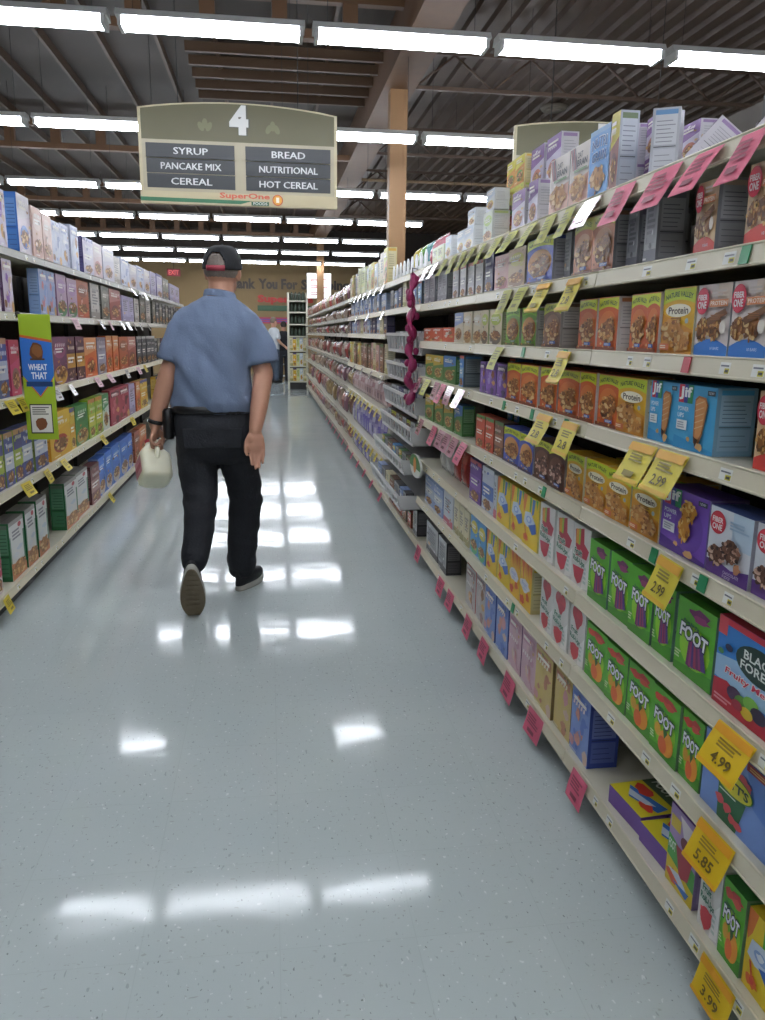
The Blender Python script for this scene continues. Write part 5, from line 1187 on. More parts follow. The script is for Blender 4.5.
# ---------------------------------------------------------------- hanging aisle signs
def aisle_sign(num, left, right, loc, label, w=1.62):
    t = thing('aisle_sign', label, 'sign', loc)
    h0 = 0.0; hs = 0.735; ha = 0.80
    prof = [(-w / 2, h0), (w / 2, h0), (w / 2, hs)] + [(w / 2 - w * i / 12, hs + (ha - hs) * math.sin(PI * i / 12) ** 0.8) for i in range(1, 12)] + [(-w / 2, hs)]
    b = MB(); b.loft([[(x, 0.0, z) for x, z in prof], [(x, 0.03, z) for x, z in prof]], 'b8ad8c', smooth=False); b.build('board', M_PAINT, t)
    b = MB(); A = Art(b, w, ha, y=-0.0005, step=0.001)
    v1 = 0.62
    A.poly([(0.015, v1), (0.985, v1), (0.985, hs / ha - 0.01)] + [(0.985 - 0.97 * i / 12, (hs + (ha - hs) * math.sin(PI * i / 12) ** 0.8) / ha - 0.014) for i in range(1, 12)] + [(0.015, hs / ha - 0.01)], '565231')
    for s in (-1, 1):
        c = 0.5 + s * 0.17
        for q in range(3): A.ell(c + 0.02 * (q - 1), 0.76 + 0.03 * (q % 2), 0.014, 0.05, '6f6c48', 10, rot=0.5 * s * (q - 1))
    A.poly([(0.015, 0.12), (0.985, 0.12), (0.985, v1), (0.015, v1)], 'a89f86')
    for q in range(3):
        va = 0.155 + 0.145 * q
        for (ua, ub, txt) in ((0.035, 0.475, left[2 - q]), (0.53, 0.965, right[2 - q])):
            A.rect(ua, va, ub, va + 0.138, '272b2e')
            if not txt: continue
            wd = min(0.30, 0.034 * len(txt)); cu = (ua + ub) / 2
            A.txt(txt, cu - wd / 2, va + 0.035, cu + wd / 2, va + 0.1, 'd4d6d6', 0.0); A.txt(txt, cu - wd / 2 + 0.002, va + 0.036, cu + wd / 2 + 0.002, va + 0.101, 'd4d6d6', 0.0)
    A.rect(0.0, 0.0, 1.0, 0.12, 'b5a988'); A.poly([(0.0, 0.02), (0.5, 0.015), (0.56, 0.05), (0.0, 0.06)], '2c6a48')
    A.txt('SuperOne', 0.395, 0.055, 0.65, 0.125, 'c25a44', 0.03); A.rect(0.555, 0.005, 0.645, 0.045, '2c5a40'); A.txt('FOODS', 0.565, 0.012, 0.637, 0.04, 'e0e0d8', 0.01)
    A.ell(0.69, 0.065, 0.027, 0.055, 'b8402c', 20); A.ell(0.69, 0.065, 0.023, 0.047, 'd99a3a', 20); A.txt('1', 0.682, 0.04, 0.698, 0.092, 'f0ead8', 0.03)
    b.build('print', M_PAINT, t)
    b = MB(); A = Art(b, w, ha, y=-0.008, step=0.002)
    A.txt(num, 0.452, 0.685, 0.556, 0.975, '4c4a3c', 0.09); A.txt(num, 0.452, 0.69, 0.548, 0.975, 'd8d8d4', 0.07)
    b.build('numeral', M_PAINT, t)
    for s in (-1, 1):
        b = MB(); b.tube([(s * w * 0.3, 0.015, ha - 0.03), (s * w * 0.3, 0.015, CEIL - loc[2])], 0.004, n=5); b.build('hanger_wire', M_DARK, t)
    return t
aisle_sign('4', ('SYRUP', 'PANCAKE MIX', 'CEREAL'), ('BREAD', 'NUTRITIONAL', 'HOT CEREAL'), (-0.215, 7.2, 2.365), 'hanging cream and olive aisle 4 sign above the aisle')
aisle_sign('5', ('', '', ''), ('', '', ''), (2.94, 7.2, 2.365), 'hanging aisle 5 sign half hidden behind the top-shelf boxes')

# ---------------------------------------------------------------- the far end of the store
def wall_letters(txt, x0, x1, z0, z1, c, parent, bold=0.045):
    vs, fs, _ = text_mesh(txt, bold)
    b = MB()
    F = [(x0 + (x1 - x0) * x, 0.0, z0 + (z1 - z0) * y) for x, y in vs]
    b.add([(p[0], -0.02, p[2]) for p in F], fs, c); b.add(F, [f[::-1] for f in fs], c)
    # edge walls give the letters their thickness
    cntE = {}
    for f in fs:
        for a, q in zip(f, f[1:] + f[:1]): cntE[(a, q)] = 1
    n = len(F)
    for (a, q) in list(cntE):
        if (q, a) not in cntE: b.add([(F[a][0], -0.02, F[a][2]), (F[q][0], -0.02, F[q][2]), F[q], F[a]], [[0, 1, 2, 3]], c)
    b.build('word', M_PAINT, parent)
WL = thing('wall_lettering', 'dark brown letters Thank You For Shopping high on the back wall', 'lettering', (0, RY1 - 0.004, 2.70))
for wd, xa, xb, za, zb in (('Thank', -1.40, -0.40, 0, 0.33), ('You', -0.31, 0.30, 0, 0.33), ('For', 0.42, 0.95, 0, 0.33), ('Shopping', 1.06, 2.62, -0.085, 0.33)):
    wall_letters(wd, xa, xb, za, zb, '3f3126', WL)
t = thing('store_sign', 'red and green SuperOne sign on the back wall under the lettering', 'sign', (0.55, RY1 - 0.05, 2.02))
b = MB(); b.box(-0.9, 0.9, 0, 0.04, 0.0, 0.17, '2c5a38'); b.build('strip', M_PAINT, t)
b = MB(); A = Art(b, 1.8, 0.5, y=-0.003, step=0.002); A.txt('SuperOne', 0.0, 0.4, 1.0, 1.0, 'c8342a', 0.05); A.txt('FOODS', 0.7, 0.06, 0.95, 0.28, 'e0e0d8', 0.02); b.build('lettering', M_PAINT, t)
t = thing('wall_banner', 'red and violet banner low on the back wall behind the shoppers', 'banner', (0.4, RY1 - 0.03, 1.62))
b = MB(); b.box(-0.75, 0.75, 0, 0.02, 0, 0.2, 'b8405a'); b.build('cloth', M_PAINT, t)
b = MB(); A = Art(b, 1.5, 0.2, y=-0.002); A.lines(0.05, 0.2, 0.95, 0.8, 2, '6a4a9a', 4); b.build('print', M_PAINT, t)
t = thing('lit_sign', 'bright backlit white sign with red lines beyond the far shelves', 'sign', (1.50, 24.6, 2.36))
b = MB(); b.box(-0.36, 0.36, 0, 0.12, -0.02, 0.71); b.build('case', M_WHITE, t)
b = MB(); b.box(-0.34, 0.34, -0.006, 0.0, 0.0, 0.69); b.build('panel', mat('backlit_panel', 'ffffff', emit='fff4f6', emit_s=0.42), t)
b = MB(); A = Art(b, 0.68, 0.69, y=-0.008, step=0.002)
for v, c in ((0.72, 'c23a3c'), (0.45, 'd0404a'), (0.16, '7a3038')): A.lines(0.12, v - 0.05, 0.9, v + 0.08, 2, c, int(v * 50))
b.build('print', M_PAINT, t)
for s in (-1, 1):
    b = MB(); b.tube([(s * 0.3, 0.06, 0.7), (s * 0.3, 0.06, CEIL - 2.36)], 0.006, n=5); b.build('hanger_wire', M_DARK, t)
t = thing('exit_sign', 'small red EXIT sign hanging above the far left corner', 'sign', (-2.85, 26.0, 2.98))
b = MB(); b.box(-0.2, 0.2, 0, 0.06, 0, 0.22); b.build('case', mat('exit_red', '8a2028', rough=0.5), t)
b = MB(); A = Art(b, 0.4, 0.22, y=-0.002); A.txt('EXIT', 0.12, 0.2, 0.88, 0.8, 'e87a7a', 0.03); b.build('lettering', mat('exit_letters', 'e06a6a', emit='e85050', emit_s=0.25), t)
b = MB(); b.tube([(0, 0.03, 0.22), (0, 0.03, CEIL - 2.98)], 0.006, n=5); b.build('hanger_rod', M_DARK, t)
# cream end rack with dark bottles above and yellow packs below
t = thing('end_rack', 'tall cream display rack at the far end of the aisle', 'rack', (0.68, 19.5, 0))
for s in (-1, 1):
    b = MB(); b.box(s * 0.22 - 0.02, s * 0.22 + 0.02, 0, 0.4, 0.0, 2.26); b.build('side_panel', M_SHELF, t)
b = MB(); b.box(-0.2, 0.2, 0.38, 0.4, 0.0, 2.26); b.build('back_panel', M_BACK, t)
b = MB(); b.box(-0.2, 0.2, 0.02, 0.05, 0.0, 0.2); b.build('kick_plate', M_DARK, t)
RKZ = [0.2, 0.56, 0.92, 1.26, 1.54, 1.82, 2.08]
for z in RKZ:
    b = MB(); b.box(-0.2, 0.2, 0.0, 0.38, z - 0.03, z); b.build('shelf', M_SHELF, t)
def bottle_data(c, h, r):
    b = MB(); b.tube([(0, 0, 0), (0, 0, 0.01), (0, 0, h * 0.6), (0, 0, h * 0.75), (0, 0, h * 0.86), (0, 0, h * 0.87), (0, 0, h)], [r * 0.9, r, r, r * 0.45, r * 0.4, r * 0.46, r * 0.44], c, n=10)
    return b.data('bottle', M_PAINT)
bd = bottle_data('2c3a2c', 0.2, 0.035)
for li, z in enumerate(RKZ[3:]):
    for q in range(4):
        o = link('bottle', bd, None, (0.68 - 0.135 + 0.09 * q, 19.6, z + 0.001)); tag(o, 'dark green bottle, %s from left on rack shelf %s from top' % (nth(q + 1), nth(4 - li)), 'bottle', 'dark bottles on the end rack')
for li, z in enumerate(RKZ[:3]):
    for q in range(5):
        key = ('cream', 'c_sun', 'lime', 'snow', 'cream')[q]
        o = link('pack', carton_data(key, 0.075, 0.3, 0.1, 0), None, (0.68 - 0.16 + 0.08 * q, 19.54, z + 0.001)); tag(o, 'cream and yellow pack, %s from left on rack shelf %s from bottom' % (nth(q + 1), nth(li + 1)), 'pack', 'packs on the end rack')
t = thing('checkout_rack', 'low wooden checkout rack behind the far shoppers', 'rack', (0.25, 23.6, 0))
for s in (-1, 1):
    b = MB(); b.box(s * 0.3 - 0.02, s * 0.3 + 0.02, 0, 0.35, 0, 1.35); b.build('side_panel', M_TAN, t)
for z in (0.12, 0.45, 0.78, 1.1, 1.35):
    b = MB(); b.box(-0.28, 0.28, 0, 0.35, z - 0.03, z); b.build('shelf', M_WHITE, t)
# dark rack at the far end of the left-hand shelves
t = thing('wire_rack', 'dark floor rack jutting out near the far end of left shelves', 'rack', (-1.05, 11.9, 0))
b = MB(); b.box(-0.16, 0.16, 0.3, 0.32, 0, 1.42); b.build('back_panel', M_DARK, t)
for s in (-1, 1):
    b = MB(); b.box(s * 0.16 - 0.012, s * 0.16 + 0.012, 0, 0.32, 0, 1.42); b.build('side_panel', M_DARK, t)
for z in (0.1, 0.42, 0.74, 1.06):
    b = MB(); b.box(-0.15, 0.15, 0, 0.3, z - 0.02, z); b.build('shelf', M_DARK, t)
for q, (key, z) in enumerate((('c_black', 0.1), ('c_plum', 0.42), ('c_black', 0.74), ('tower_red', 1.06))):
    o = link('carton', carton_data(key, 0.22, 0.24, 0.1, 0), None, (-1.05, 11.95, z + 0.001)); tag(o, ['black carton on the lowest shelf of the dark rack', 'plum carton on the second shelf of the dark rack', 'black carton on the third shelf of the dark rack', 'red and yellow carton at the top of the dark rack'][q], 'carton')
write_labels()

# ---------------------------------------------------------------- people
def fuse(mb, voxel, smooth=6, fac=0.5, disp=None):
    """joins overlapping closed shapes into one continuous surface"""
    me = bpy.data.meshes.new('tmp'); me.from_pydata(mb.v, [], mb.f); me.update()
    ob = bpy.data.objects.new('tmp', me); COL.objects.link(ob)
    m = ob.modifiers.new('r', 'REMESH'); m.mode = 'VOXEL'; m.voxel_size = voxel; m.use_smooth_shade = True
    if smooth:
        s = ob.modifiers.new('s', 'SMOOTH'); s.iterations = smooth; s.factor = fac
    dg = bpy.context.evaluated_depsgraph_get(); dg.update()
    out = bpy.data.meshes.new_from_object(ob.evaluated_get(dg))
    bpy.data.objects.remove(ob); bpy.data.meshes.remove(me)
    if disp:
        for v in out.vertices:
            v.co += disp(v.co)
    out.polygons.foreach_set('use_smooth', [True] * len(out.polygons))
    out.update()
    return out
def part(name, data, m, parent):
    data.materials.clear(); data.materials.append(m)
    o = bpy.data.objects.new(name, data); COL.objects.link(o); o.parent = parent
    return o
def ring(cx, cy, z, rx, ry, n=28, e=2.3, tilt=0.0, rot=0.0):
    out = []
    for k in range(n):
        a = 2 * PI * k / n; c, s = math.cos(a), math.sin(a)
        x = rx * abs(c) ** (2 / e) * (1 if c >= 0 else -1); y = ry * abs(s) ** (2 / e) * (1 if s >= 0 else -1)
        x, y = x * math.cos(rot) - y * math.sin(rot), x * math.sin(rot) + y * math.cos(rot)
        out.append((cx + x, cy + y, z + tilt * x))
    return out
def limb(b, pts, rad, n=16, sub=5, end=True):
    """a tapering limb: Catmull-Rom through the joints"""
    P = [Vector(p) for p in pts]; Q = []; RR = []
    for i in range(len(P) - 1):
        p0 = P[max(i - 1, 0)]; p1 = P[i]; p2 = P[i + 1]; p3 = P[min(i + 2, len(P) - 1)]
        for k in range(sub):
            t = k / sub
            Q.append(0.5 * ((2 * p1) + (p2 - p0) * t + (2 * p0 - 5 * p1 + 4 * p2 - p3) * t * t + (3 * p1 - p0 - 3 * p2 + p3) * t ** 3))
            a, c = rad[i], rad[i + 1]
            if isinstance(a, tuple) or isinstance(c, tuple):
                a = a if isinstance(a, tuple) else (a, a); c = c if isinstance(c, tuple) else (c, c)
                RR.append((a[0] * (1 - t) + c[0] * t, a[1] * (1 - t) + c[1] * t))
            else: RR.append(a * (1 - t) + c * t)
    Q.append(P[-1]); RR.append(rad[-1])
    b.tube(Q, RR, n=n)
    for p, r in ((P[0], rad[0]), (P[-1], rad[-1]))[:2 if end else 1]:
        r = min(r) if isinstance(r, tuple) else r
        b.ball(p, r * 0.98, nu=12, nv=8)

M_SKIN = mat('skin', 'b6866e', rough=0.5, noise_scale=14, noise_amt=0.12, bump=0.15, bump_scale=60)
M_SHIRT = mat('chambray_shirt', '6e7d97', rough=0.85, noise_scale=160, noise_amt=0.10, bump=0.25, bump_scale=140)
M_JEAN = mat('dark_denim', '15181f', rough=0.8, noise_scale=60, noise_amt=0.18, bump=0.3, bump_scale=120)
M_HAIR = mat('grey_hair', '7d736b', rough=0.7, noise_scale=90, noise_amt=0.25, bump=0.5, bump_scale=200)
M_CAP = mat('black_cap_twill', '1a1c20', rough=0.75, bump=0.2, bump_scale=150)
M_LEATHER = mat('black_leather', '121214', rough=0.4)
M_SOLE = mat('shoe_sole_rubber', '6f6450', rough=0.7, noise_scale=30, noise_amt=0.15, bump=0.6, bump_scale=70)

man = thing('person', 'man in blue short-sleeved shirt, dark jeans and black cap walking away with milk jug', 'person', (-0.26, 4.0, 0))
MO = Vector((-0.26, 4.0, 0))
def L3(x, y, z): return (x - MO.x, y - MO.y, z)
def off(b):
    b.v = [L3(*p) for p in b.v]; return b

# body: head, neck, trunk, arms with hands, legs in one surface
hb = MB()
HC = Vector((-0.215, 4.025, 1.615)); HR = Euler((0.06, 0.03, -0.28)).to_matrix()
def hp(x, y, z): return HC + HR @ Vector((x, y, z))
hb.ball(hp(0, 0, 0.01), (0.077, 0.096, 0.105), nu=24, nv=16, rot=HR)
hb.ball(hp(0, 0.035, -0.06), (0.056, 0.06, 0.066), nu=18, nv=12, rot=HR)         # jaw
hb.ball(hp(0, 0.082, -0.105), (0.024, 0.018, 0.018), rot=HR)                       # chin
limb(hb, [hp(0, 0.088, 0.02), hp(0, 0.106, -0.012), hp(0, 0.112, -0.028)], [0.010, 0.013, 0.016], 10, 3)   # nose
for s in (-1, 1):
    hb.ball(hp(s * 0.014, 0.102, -0.028), 0.009); hb.ball(hp(s * 0.035, 0.074, 0.028), (0.03, 0.018, 0.010), rot=HR)  # nostril, brow
    hb.ball(hp(s * 0.045, 0.066, -0.02), (0.024, 0.02, 0.02), rot=HR)               # cheek
    hb.ball(hp(s * 0.080, -0.006, -0.008), (0.010, 0.022, 0.034), rot=HR @ Euler((0.2, 0, s * -0.35)).to_matrix())   # ear
    hb.ball(hp(s * 0.079, 0.002, -0.034), (0.008, 0.011, 0.014), rot=HR)
hb.ball(hp(0, 0.093, -0.058), (0.026, 0.012, 0.007), rot=HR); hb.ball(hp(0, 0.092, -0.07), (0.022, 0.012, 0.008), rot=HR)   # lips
limb(hb, [hp(0, -0.02, -0.03), (-0.222, 4.005, 1.53), (-0.228, 3.995, 1.44)], [0.058, 0.06, 0.075], 18)
hb.loft([ring(-0.23, 4.0, 1.45, 0.10, 0.07), ring(-0.245, 4.0, 1.38, 0.15, 0.09), ring(-0.26, 4.0, 1.2, 0.15, 0.10), ring(-0.28, 4.0, 1.02, 0.15, 0.10), ring(-0.275, 4.0, 0.88, 0.15, 0.11), ring(-0.27, 4.0, 0.78, 0.13, 0.09)], 'ffffff')
limb(hb, [(-0.365, 4.0, 0.88), (-0.355, 3.98, 0.54), (-0.368, 3.75, 0.33), (-0.372, 3.69, 0.27)], [0.07, 0.045, 0.035, 0.03])
limb(hb, [(-0.175, 4.0, 0.88), (-0.135, 4.06, 0.52), (-0.166, 4.12, 0.15), (-0.165, 4.12, 0.1)], [0.07, 0.045, 0.035, 0.03])
# right arm: hangs, palm turned to the back
limb(hb, [(-0.105, 4.0, 1.34), (-0.035, 3.975, 1.16), (-0.036, 3.962, 1.10), (-0.055, 3.905, 0.975), (-0.074, 3.868, 0.872)], [0.052, 0.046, 0.047, 0.042, 0.030], 18)
def hand(b, W, K, across, palmn, fingers, thumb, hw=0.040, th=0.0145):
    """W wrist, K middle knuckle; across points to the little finger, palmn out of the palm"""
    W = Vector(W); K = Vector(K); ac = Vector(across).normalized(); pn = Vector(palmn).normalized()
    d = (K - W)
    rings = []
    for t, w, h in ((-0.15, 0.027, 0.02), (0.1, 0.030, 0.019), (0.4, 0.039, 0.018), (0.75, hw, th + 0.002), (1.0, hw * 0.98, th), (1.1, hw * 0.9, th * 0.7)):
        c = W + d * t + pn * (0.004 if 0.2 < t < 0.9 else 0)
        rings.append([c + ac * w * math.cos(2 * PI * k / 16) + pn * h * math.sin(2 * PI * k / 16) for k in range(16)])
    b.loft(rings, 'ffffff')
    b.ball(W + d * 0.45 - ac * 0.026 + pn * 0.010, (0.016, 0.014, 0.022)); b.ball(W + d * 0.5 + ac * 0.026 + pn * 0.008, (0.012, 0.011, 0.026))
    for f in fingers: limb(b, f, [0.0095, 0.0090, 0.0080, 0.0068], 10, 4)
    limb(b, thumb, [0.014, 0.0115, 0.0098, 0.0078], 10, 4)
rW = Vector((-0.074, 3.868, 0.872)); rK = Vector((-0.066, 3.850, 0.778)); fg = []
for i, (dx, ln) in enumerate(((-0.029, 0.068), (-0.010, 0.078), (0.010, 0.073), (0.028, 0.058))):
    k = rK + Vector((dx, 0, -0.002 if i in (1, 2) else 0.006)); cu = 0.35 + 0.12 * i
    fg.append([k, k + Vector((dx * 0.02, -0.010, -ln * 0.45)), k + Vector((-dx * 0.05, -0.026, -ln * 0.78)), k + Vector((-dx * 0.12, -0.042 - 0.004 * i, -ln * 1.02))])
hand(hb, rW, rK, (1, 0.1, 0), (0.1, -1, 0), fg, [rW + Vector((-0.022, -0.008, -0.02)), rW + Vector((-0.042, -0.022, -0.055)), rW + Vector((-0.046, -0.036, -0.088)), rW + Vector((-0.040, -0.044, -0.112))])
# left arm: out to the side, fist round the jug handle
GR = Vector((-0.553, 3.985, 0.790))
limb(hb, [(-0.39, 4.0, 1.34), (-0.465, 3.985, 1.17), (-0.488, 3.98, 1.11), (-0.53, 3.985, 0.98), (-0.556, 3.99, 0.885)], [0.052, 0.046, 0.046, 0.041, 0.030], 18)
lW = Vector((-0.556, 3.99, 0.885)); lK = GR + Vector((-0.020, 0.0, 0.022)); fg = []
for i, (dy, s) in enumerate(((0.028, 1.0), (0.009, 1.06), (-0.011, 1.02), (-0.030, 0.9))):
    c = GR + Vector((0, dy, dy * -0.75 + (0.0 if i < 3 else 0.002)))
    r = 0.0225 * s
    fg.append([c + Vector((-r * 1.0, 0, 0.016)), c + Vector((-r * 0.75, 0, -r * 0.75)), c + Vector((r * 0.45, 0, -r * 0.95)), c + Vector((r * 1.05, 0, 0.002))])
hand(hb, lW, lK, (0.0, -1, 0.65), (1, 0, 0.1), fg, [lW + Vector((0.012, 0.020, -0.03)), lW + Vector((0.030, 0.032, -0.062)), GR + Vector((0.024, 0.030, 0.004)), GR + Vector((0.018, 0.016, -0.012))])
body = part('body', fuse(off(hb), 0.0048, 4, 0.45), M_SKIN, man)
for s in (-1, 1):
    b = MB(); b.ball(hp(s * 0.034, 0.083, 0.008), 0.0115, 'ece8e2', 12, 8); b.ball(hp(s * 0.034, 0.0915, 0.008), 0.0052, '3a2c22', 10, 6)
    off(b).build('eye', M_PAINT, man)
# short grey hair round the back and sides, below the cap
b = MB(); rings = []
for j in range(8):
    z = 0.075 - 0.118 * j / 7
    q = math.sqrt(max(0.0, 1 - ((z - 0.01) / 0.112) ** 2)) if j < 7 else 0.84
    row = []
    for i in range(25):
        a = PI * (0.94 + 1.12 * i / 24)
        low = 1.0 - 0.10 * max(0, j - 5)
        wv = 1 + 0.012 * math.sin(i * 3.1 + j)
        row.append(hp(0.081 * q * math.cos(a) * wv * low, 0.1005 * q * math.sin(a) * wv * low + 0.002, z))
    rings.append(row)
b.loft(rings, 'ffffff', caps=False, closed=False)
hair = off(b).build('hair', M_HAIR, man)
sm = hair.modifiers.new('thick', 'SOLIDIFY'); sm.thickness = 0.005; sm.offset = -1
# shirt: trunk, sleeves, collar
sb = MB()
sb.loft([ring(-0.284, 3.995, 0.945, 0.188, 0.128), ring(-0.283, 3.995, 0.99, 0.196, 0.135), ring(-0.277, 3.99, 1.06, 0.193, 0.137), ring(-0.266, 3.985, 1.17, 0.186, 0.132), ring(-0.256, 3.985, 1.28, 0.194, 0.130), ring(-0.247, 3.985, 1.36, 0.198, 0.120),
         ring(-0.243, 3.988, 1.415, 0.185, 0.102), ring(-0.238, 3.992, 1.455, 0.135, 0.086), ring(-0.232, 3.995, 1.485, 0.088, 0.076), ring(-0.228, 3.998, 1.495, 0.073, 0.070)], 'ffffff')
limb(sb, [(-0.385, 3.995, 1.385), (-0.430, 3.99, 1.30), (-0.465, 3.985, 1.188)], [0.066, 0.069, 0.070], 20, 5, False)
limb(sb, [(-0.105, 3.995, 1.375), (-0.058, 3.99, 1.29), (-0.032, 3.98, 1.182)], [0.066, 0.069, 0.072], 20, 5, False)
def shirt_disp(p):
    q = Vector((p.x + MO.x, p.y + MO.y, p.z))
    d = Vector((0, 0, 0))
    w = 0.006 * math.sin(11 * q.x + 16 * q.z) + 0.005 * noise.noise(Vector((q.x * 9, q.y * 4, q.z * 6))) + 0.004 * noise.noise(Vector((q.x * 22 + q.z * 14, q.y * 6, q.z * 10)))
    # diagonal drag lines over the back, slack above the belt
    back = 1.0 if q.y < 3.99 else 0.3
    w += back * 0.008 * max(0, 1 - abs(q.z - 1.20) / 0.24) * math.sin(30 * (q.x + 0.55 * q.z) + 3 * noise.noise(Vector((q.x * 5, 0, q.z * 5))))
    w += back * 0.010 * noise.noise(Vector((q.x * 16 + q.z * 9, 2.0, q.z * 5 - q.x * 4)))
    w += 0.010 * max(0, 1 - abs(q.z - 1.00) / 0.05) * (0.4 + noise.noise(Vector((q.x * 14, q.y * 9, 1.0))))
    n = Vector((q.x + 0.26, q.y - 3.99, 0)); n = n.normalized() if n.length > 0.02 else Vector((0, -1, 0))
    return n * w
shirt = part('shirt', fuse(off(sb), 0.009, 6, 0.5, shirt_disp), M_SHIRT, man)
b = MB()
cr = []
for j, (z, r1, r2) in enumerate(((1.484, 0.080, 0.076), (1.510, 0.075, 0.070), (1.516, 0.071, 0.066), (1.503, 0.069, 0.064))):
    cr.append([(-0.228 + r1 * math.cos(2 * PI * k / 28), 3.998 + r2 * math.sin(2 * PI * k / 28), z + 0.010 * math.sin(-2 * PI * k / 28) - 0.008 * math.cos(2 * PI * k / 28)) for k in range(28)])
b.loft(cr, 'ffffff', caps=False); off(b).build('collar', M_SHIRT, shirt)
for (c, d) in (((-0.464, 3.985, 1.193), (-0.30, 0, -1)), ((-0.033, 3.98, 1.187), (0.22, 0, -1))):
    b = MB(); dv = Vector(d).normalized(); c = Vector(c)
    b.tube([c - dv * 0.022, c, c + dv * 0.002, c - dv * 0.004], [0.0725, 0.0745, 0.0725, 0.060], n=24, caps=False); off(b).build('sleeve_cuff', M_SHIRT, shirt)
# trousers
tb = MB()
tb.loft([ring(-0.283, 3.997, 0.985, 0.178, 0.118), ring(-0.280, 3.997, 0.94, 0.186, 0.126), ring(-0.272, 3.99, 0.87, 0.192, 0.142), ring(-0.266, 3.985, 0.80, 0.192, 0.142), ring(-0.262, 3.99, 0.73, 0.180, 0.115), ring(-0.262, 3.99, 0.70, 0.15, 0.09)], 'ffffff')
limb(tb, [(-0.362, 3.995, 0.84), (-0.362, 3.985, 0.70), (-0.350, 3.95, 0.555), (-0.352, 3.82, 0.40), (-0.368, 3.70, 0.275)], [(0.100, 0.115), (0.098, 0.105), (0.088, 0.088), (0.072, 0.080), (0.062, 0.070)], 20)
limb(tb, [(-0.178, 3.995, 0.84), (-0.163, 4.02, 0.70), (-0.135, 4.06, 0.53), (-0.150, 4.10, 0.33), (-0.166, 4.125, 0.125)], [(0.100, 0.115), (0.096, 0.105), (0.086, 0.088), (0.080, 0.084), (0.076, 0.086)], 20)
def jean_disp(p):
    q = Vector((p.x + MO.x, p.y + MO.y, p.z))
    w = 0.006 * noise.noise(Vector((q.x * 8, q.y * 8, q.z * 22))) + 0.0025 * math.sin(60 * q.z + 12 * q.x) * max(0, 1 - abs(q.z - 0.25) / 0.25) + 0.006 * max(0, 1 - abs(q.z - 0.52) / 0.08) * math.sin(70 * q.z + 20 * q.x)
    cx = -0.36 if q.x < -0.262 else -0.155
    n = Vector((q.x - cx, q.y - 4.0 if q.z > 0.5 else (q.y - (3.82 if q.x < -0.262 else 4.1)), 0)); n = n.normalized() if n.length > 0.02 else Vector((0, 0, 0))
    return n * w
jeans = part('trousers', fuse(off(tb), 0.0085, 5, 0.5, jean_disp), M_JEAN, man)
for x in (-0.355, -0.195):
    b = MB(); b.hexa([(x - 0.05, 3.847, 0.79), (x + 0.05, 3.847, 0.79), (x + 0.05, 3.87, 0.79), (x - 0.05, 3.87, 0.79), (x - 0.058, 3.850, 0.88), (x + 0.058, 3.850, 0.88), (x + 0.058, 3.87, 0.88), (x - 0.058, 3.87, 0.88)], 'ffffff')
    off(b).build('pocket', M_JEAN, jeans)
b = MB(); b.loft([ring(-0.283, 3.997, 0.948, 0.190, 0.131), ring(-0.283, 3.997, 0.950, 0.194, 0.135), ring(-0.283, 3.997, 0.982, 0.192, 0.133), ring(-0.283, 3.997, 0.984, 0.186, 0.127)], 'ffffff', caps=False)
off(b).build('belt', M_LEATHER, man)
b = MB(); b.loft([ring(-0.487, 3.985, 0.82, 0.022, 0.045), ring(-0.489, 3.985, 0.83, 0.028, 0.05), ring(-0.490, 3.985, 0.955, 0.029, 0.052), ring(-0.487, 3.985, 0.968, 0.022, 0.045)], 'ffffff'); off(b).build('belt_pouch', M_LEATHER, man)
# cap
cb = MB(); rings = []; cols = []
NA, NJ = 96, 20
pts = []; F = []
for j in range(NJ + 1):
    t = j / NJ
    for i in range(NA):
        a = 2 * PI * i / NA
        rr = math.cos(t * PI / 2) ** 0.62
        bulge = 1.0
        pts.append(hp(0.0885 * rr * math.cos(a) * bulge, 0.1085 * rr * math.sin(a) + 0.002, 0.005 + 0.028 * max(0, math.sin(a)) * (1 - t) + 0.108 * math.sin(t * PI / 2)))
for j in range(NJ):
    for i in range(NA):
        a = 2 * PI * (i + 0.5) / NA
        back = abs(((a - 1.5 * PI) + PI) % (2 * PI) - PI)
        # arched opening at the back above the strap
        if back < 0.52 and (back / 0.52) ** 2 + ((j - 2) / 8.0) ** 2 < 1 and j >= 2: continue
        k = (i + 1) % NA
        F.append([j * NA + i, j * NA + k, (j + 1) * NA + k, (j + 1) * NA + i])
cb.add(pts, F, 'ffffff', True)
crown = off(cb).build('cap', M_CAP, man)
sm = crown.modifiers.new('thick', 'SOLIDIFY'); sm.thickness = 0.003; sm.offset = 1
b = MB(); rows = []
for j in range(5):
    t = j / 4
    rows.append([hp((0.070 + 0.004 * t) * math.sin(s) * (1 - 0.12 * t), 0.085 + 0.02 * math.cos(s) + 0.075 * t * math.cos(s * 0.9), 0.040 - 0.012 * t - 0.012 * (s / 1.2) ** 2) for s in [-1.2 + 2.4 * i / 14 for i in range(15)]])
b.loft(rows, 'ffffff', caps=False, closed=False); vis = off(b).build('visor', M_CAP, crown)
sm = vis.modifiers.new('thick', 'SOLIDIFY'); sm.thickness = 0.004
b = MB(); rows = []
for z in (-0.001, 0.024):
    rows.append([hp(0.0925 * math.cos(a), 0.1125 * math.sin(a) + 0.002, z) for a in [1.5 * PI - 0.52 + 1.04 * i / 12 for i in range(13)]])
b.loft(rows, 'ffffff', caps=False, closed=False); st = off(b).build('strap', mat('red_strap', '9a3442', rough=0.5), crown)
sm = st.modifiers.new('thick', 'SOLIDIFY'); sm.thickness = 0.003; st['label'] = 'red adjusting strap'
b = MB(); b.ball(hp(0, 0.002, 0.114), 0.008, nu=10, nv=6); off(b).build('button', M_CAP, crown)
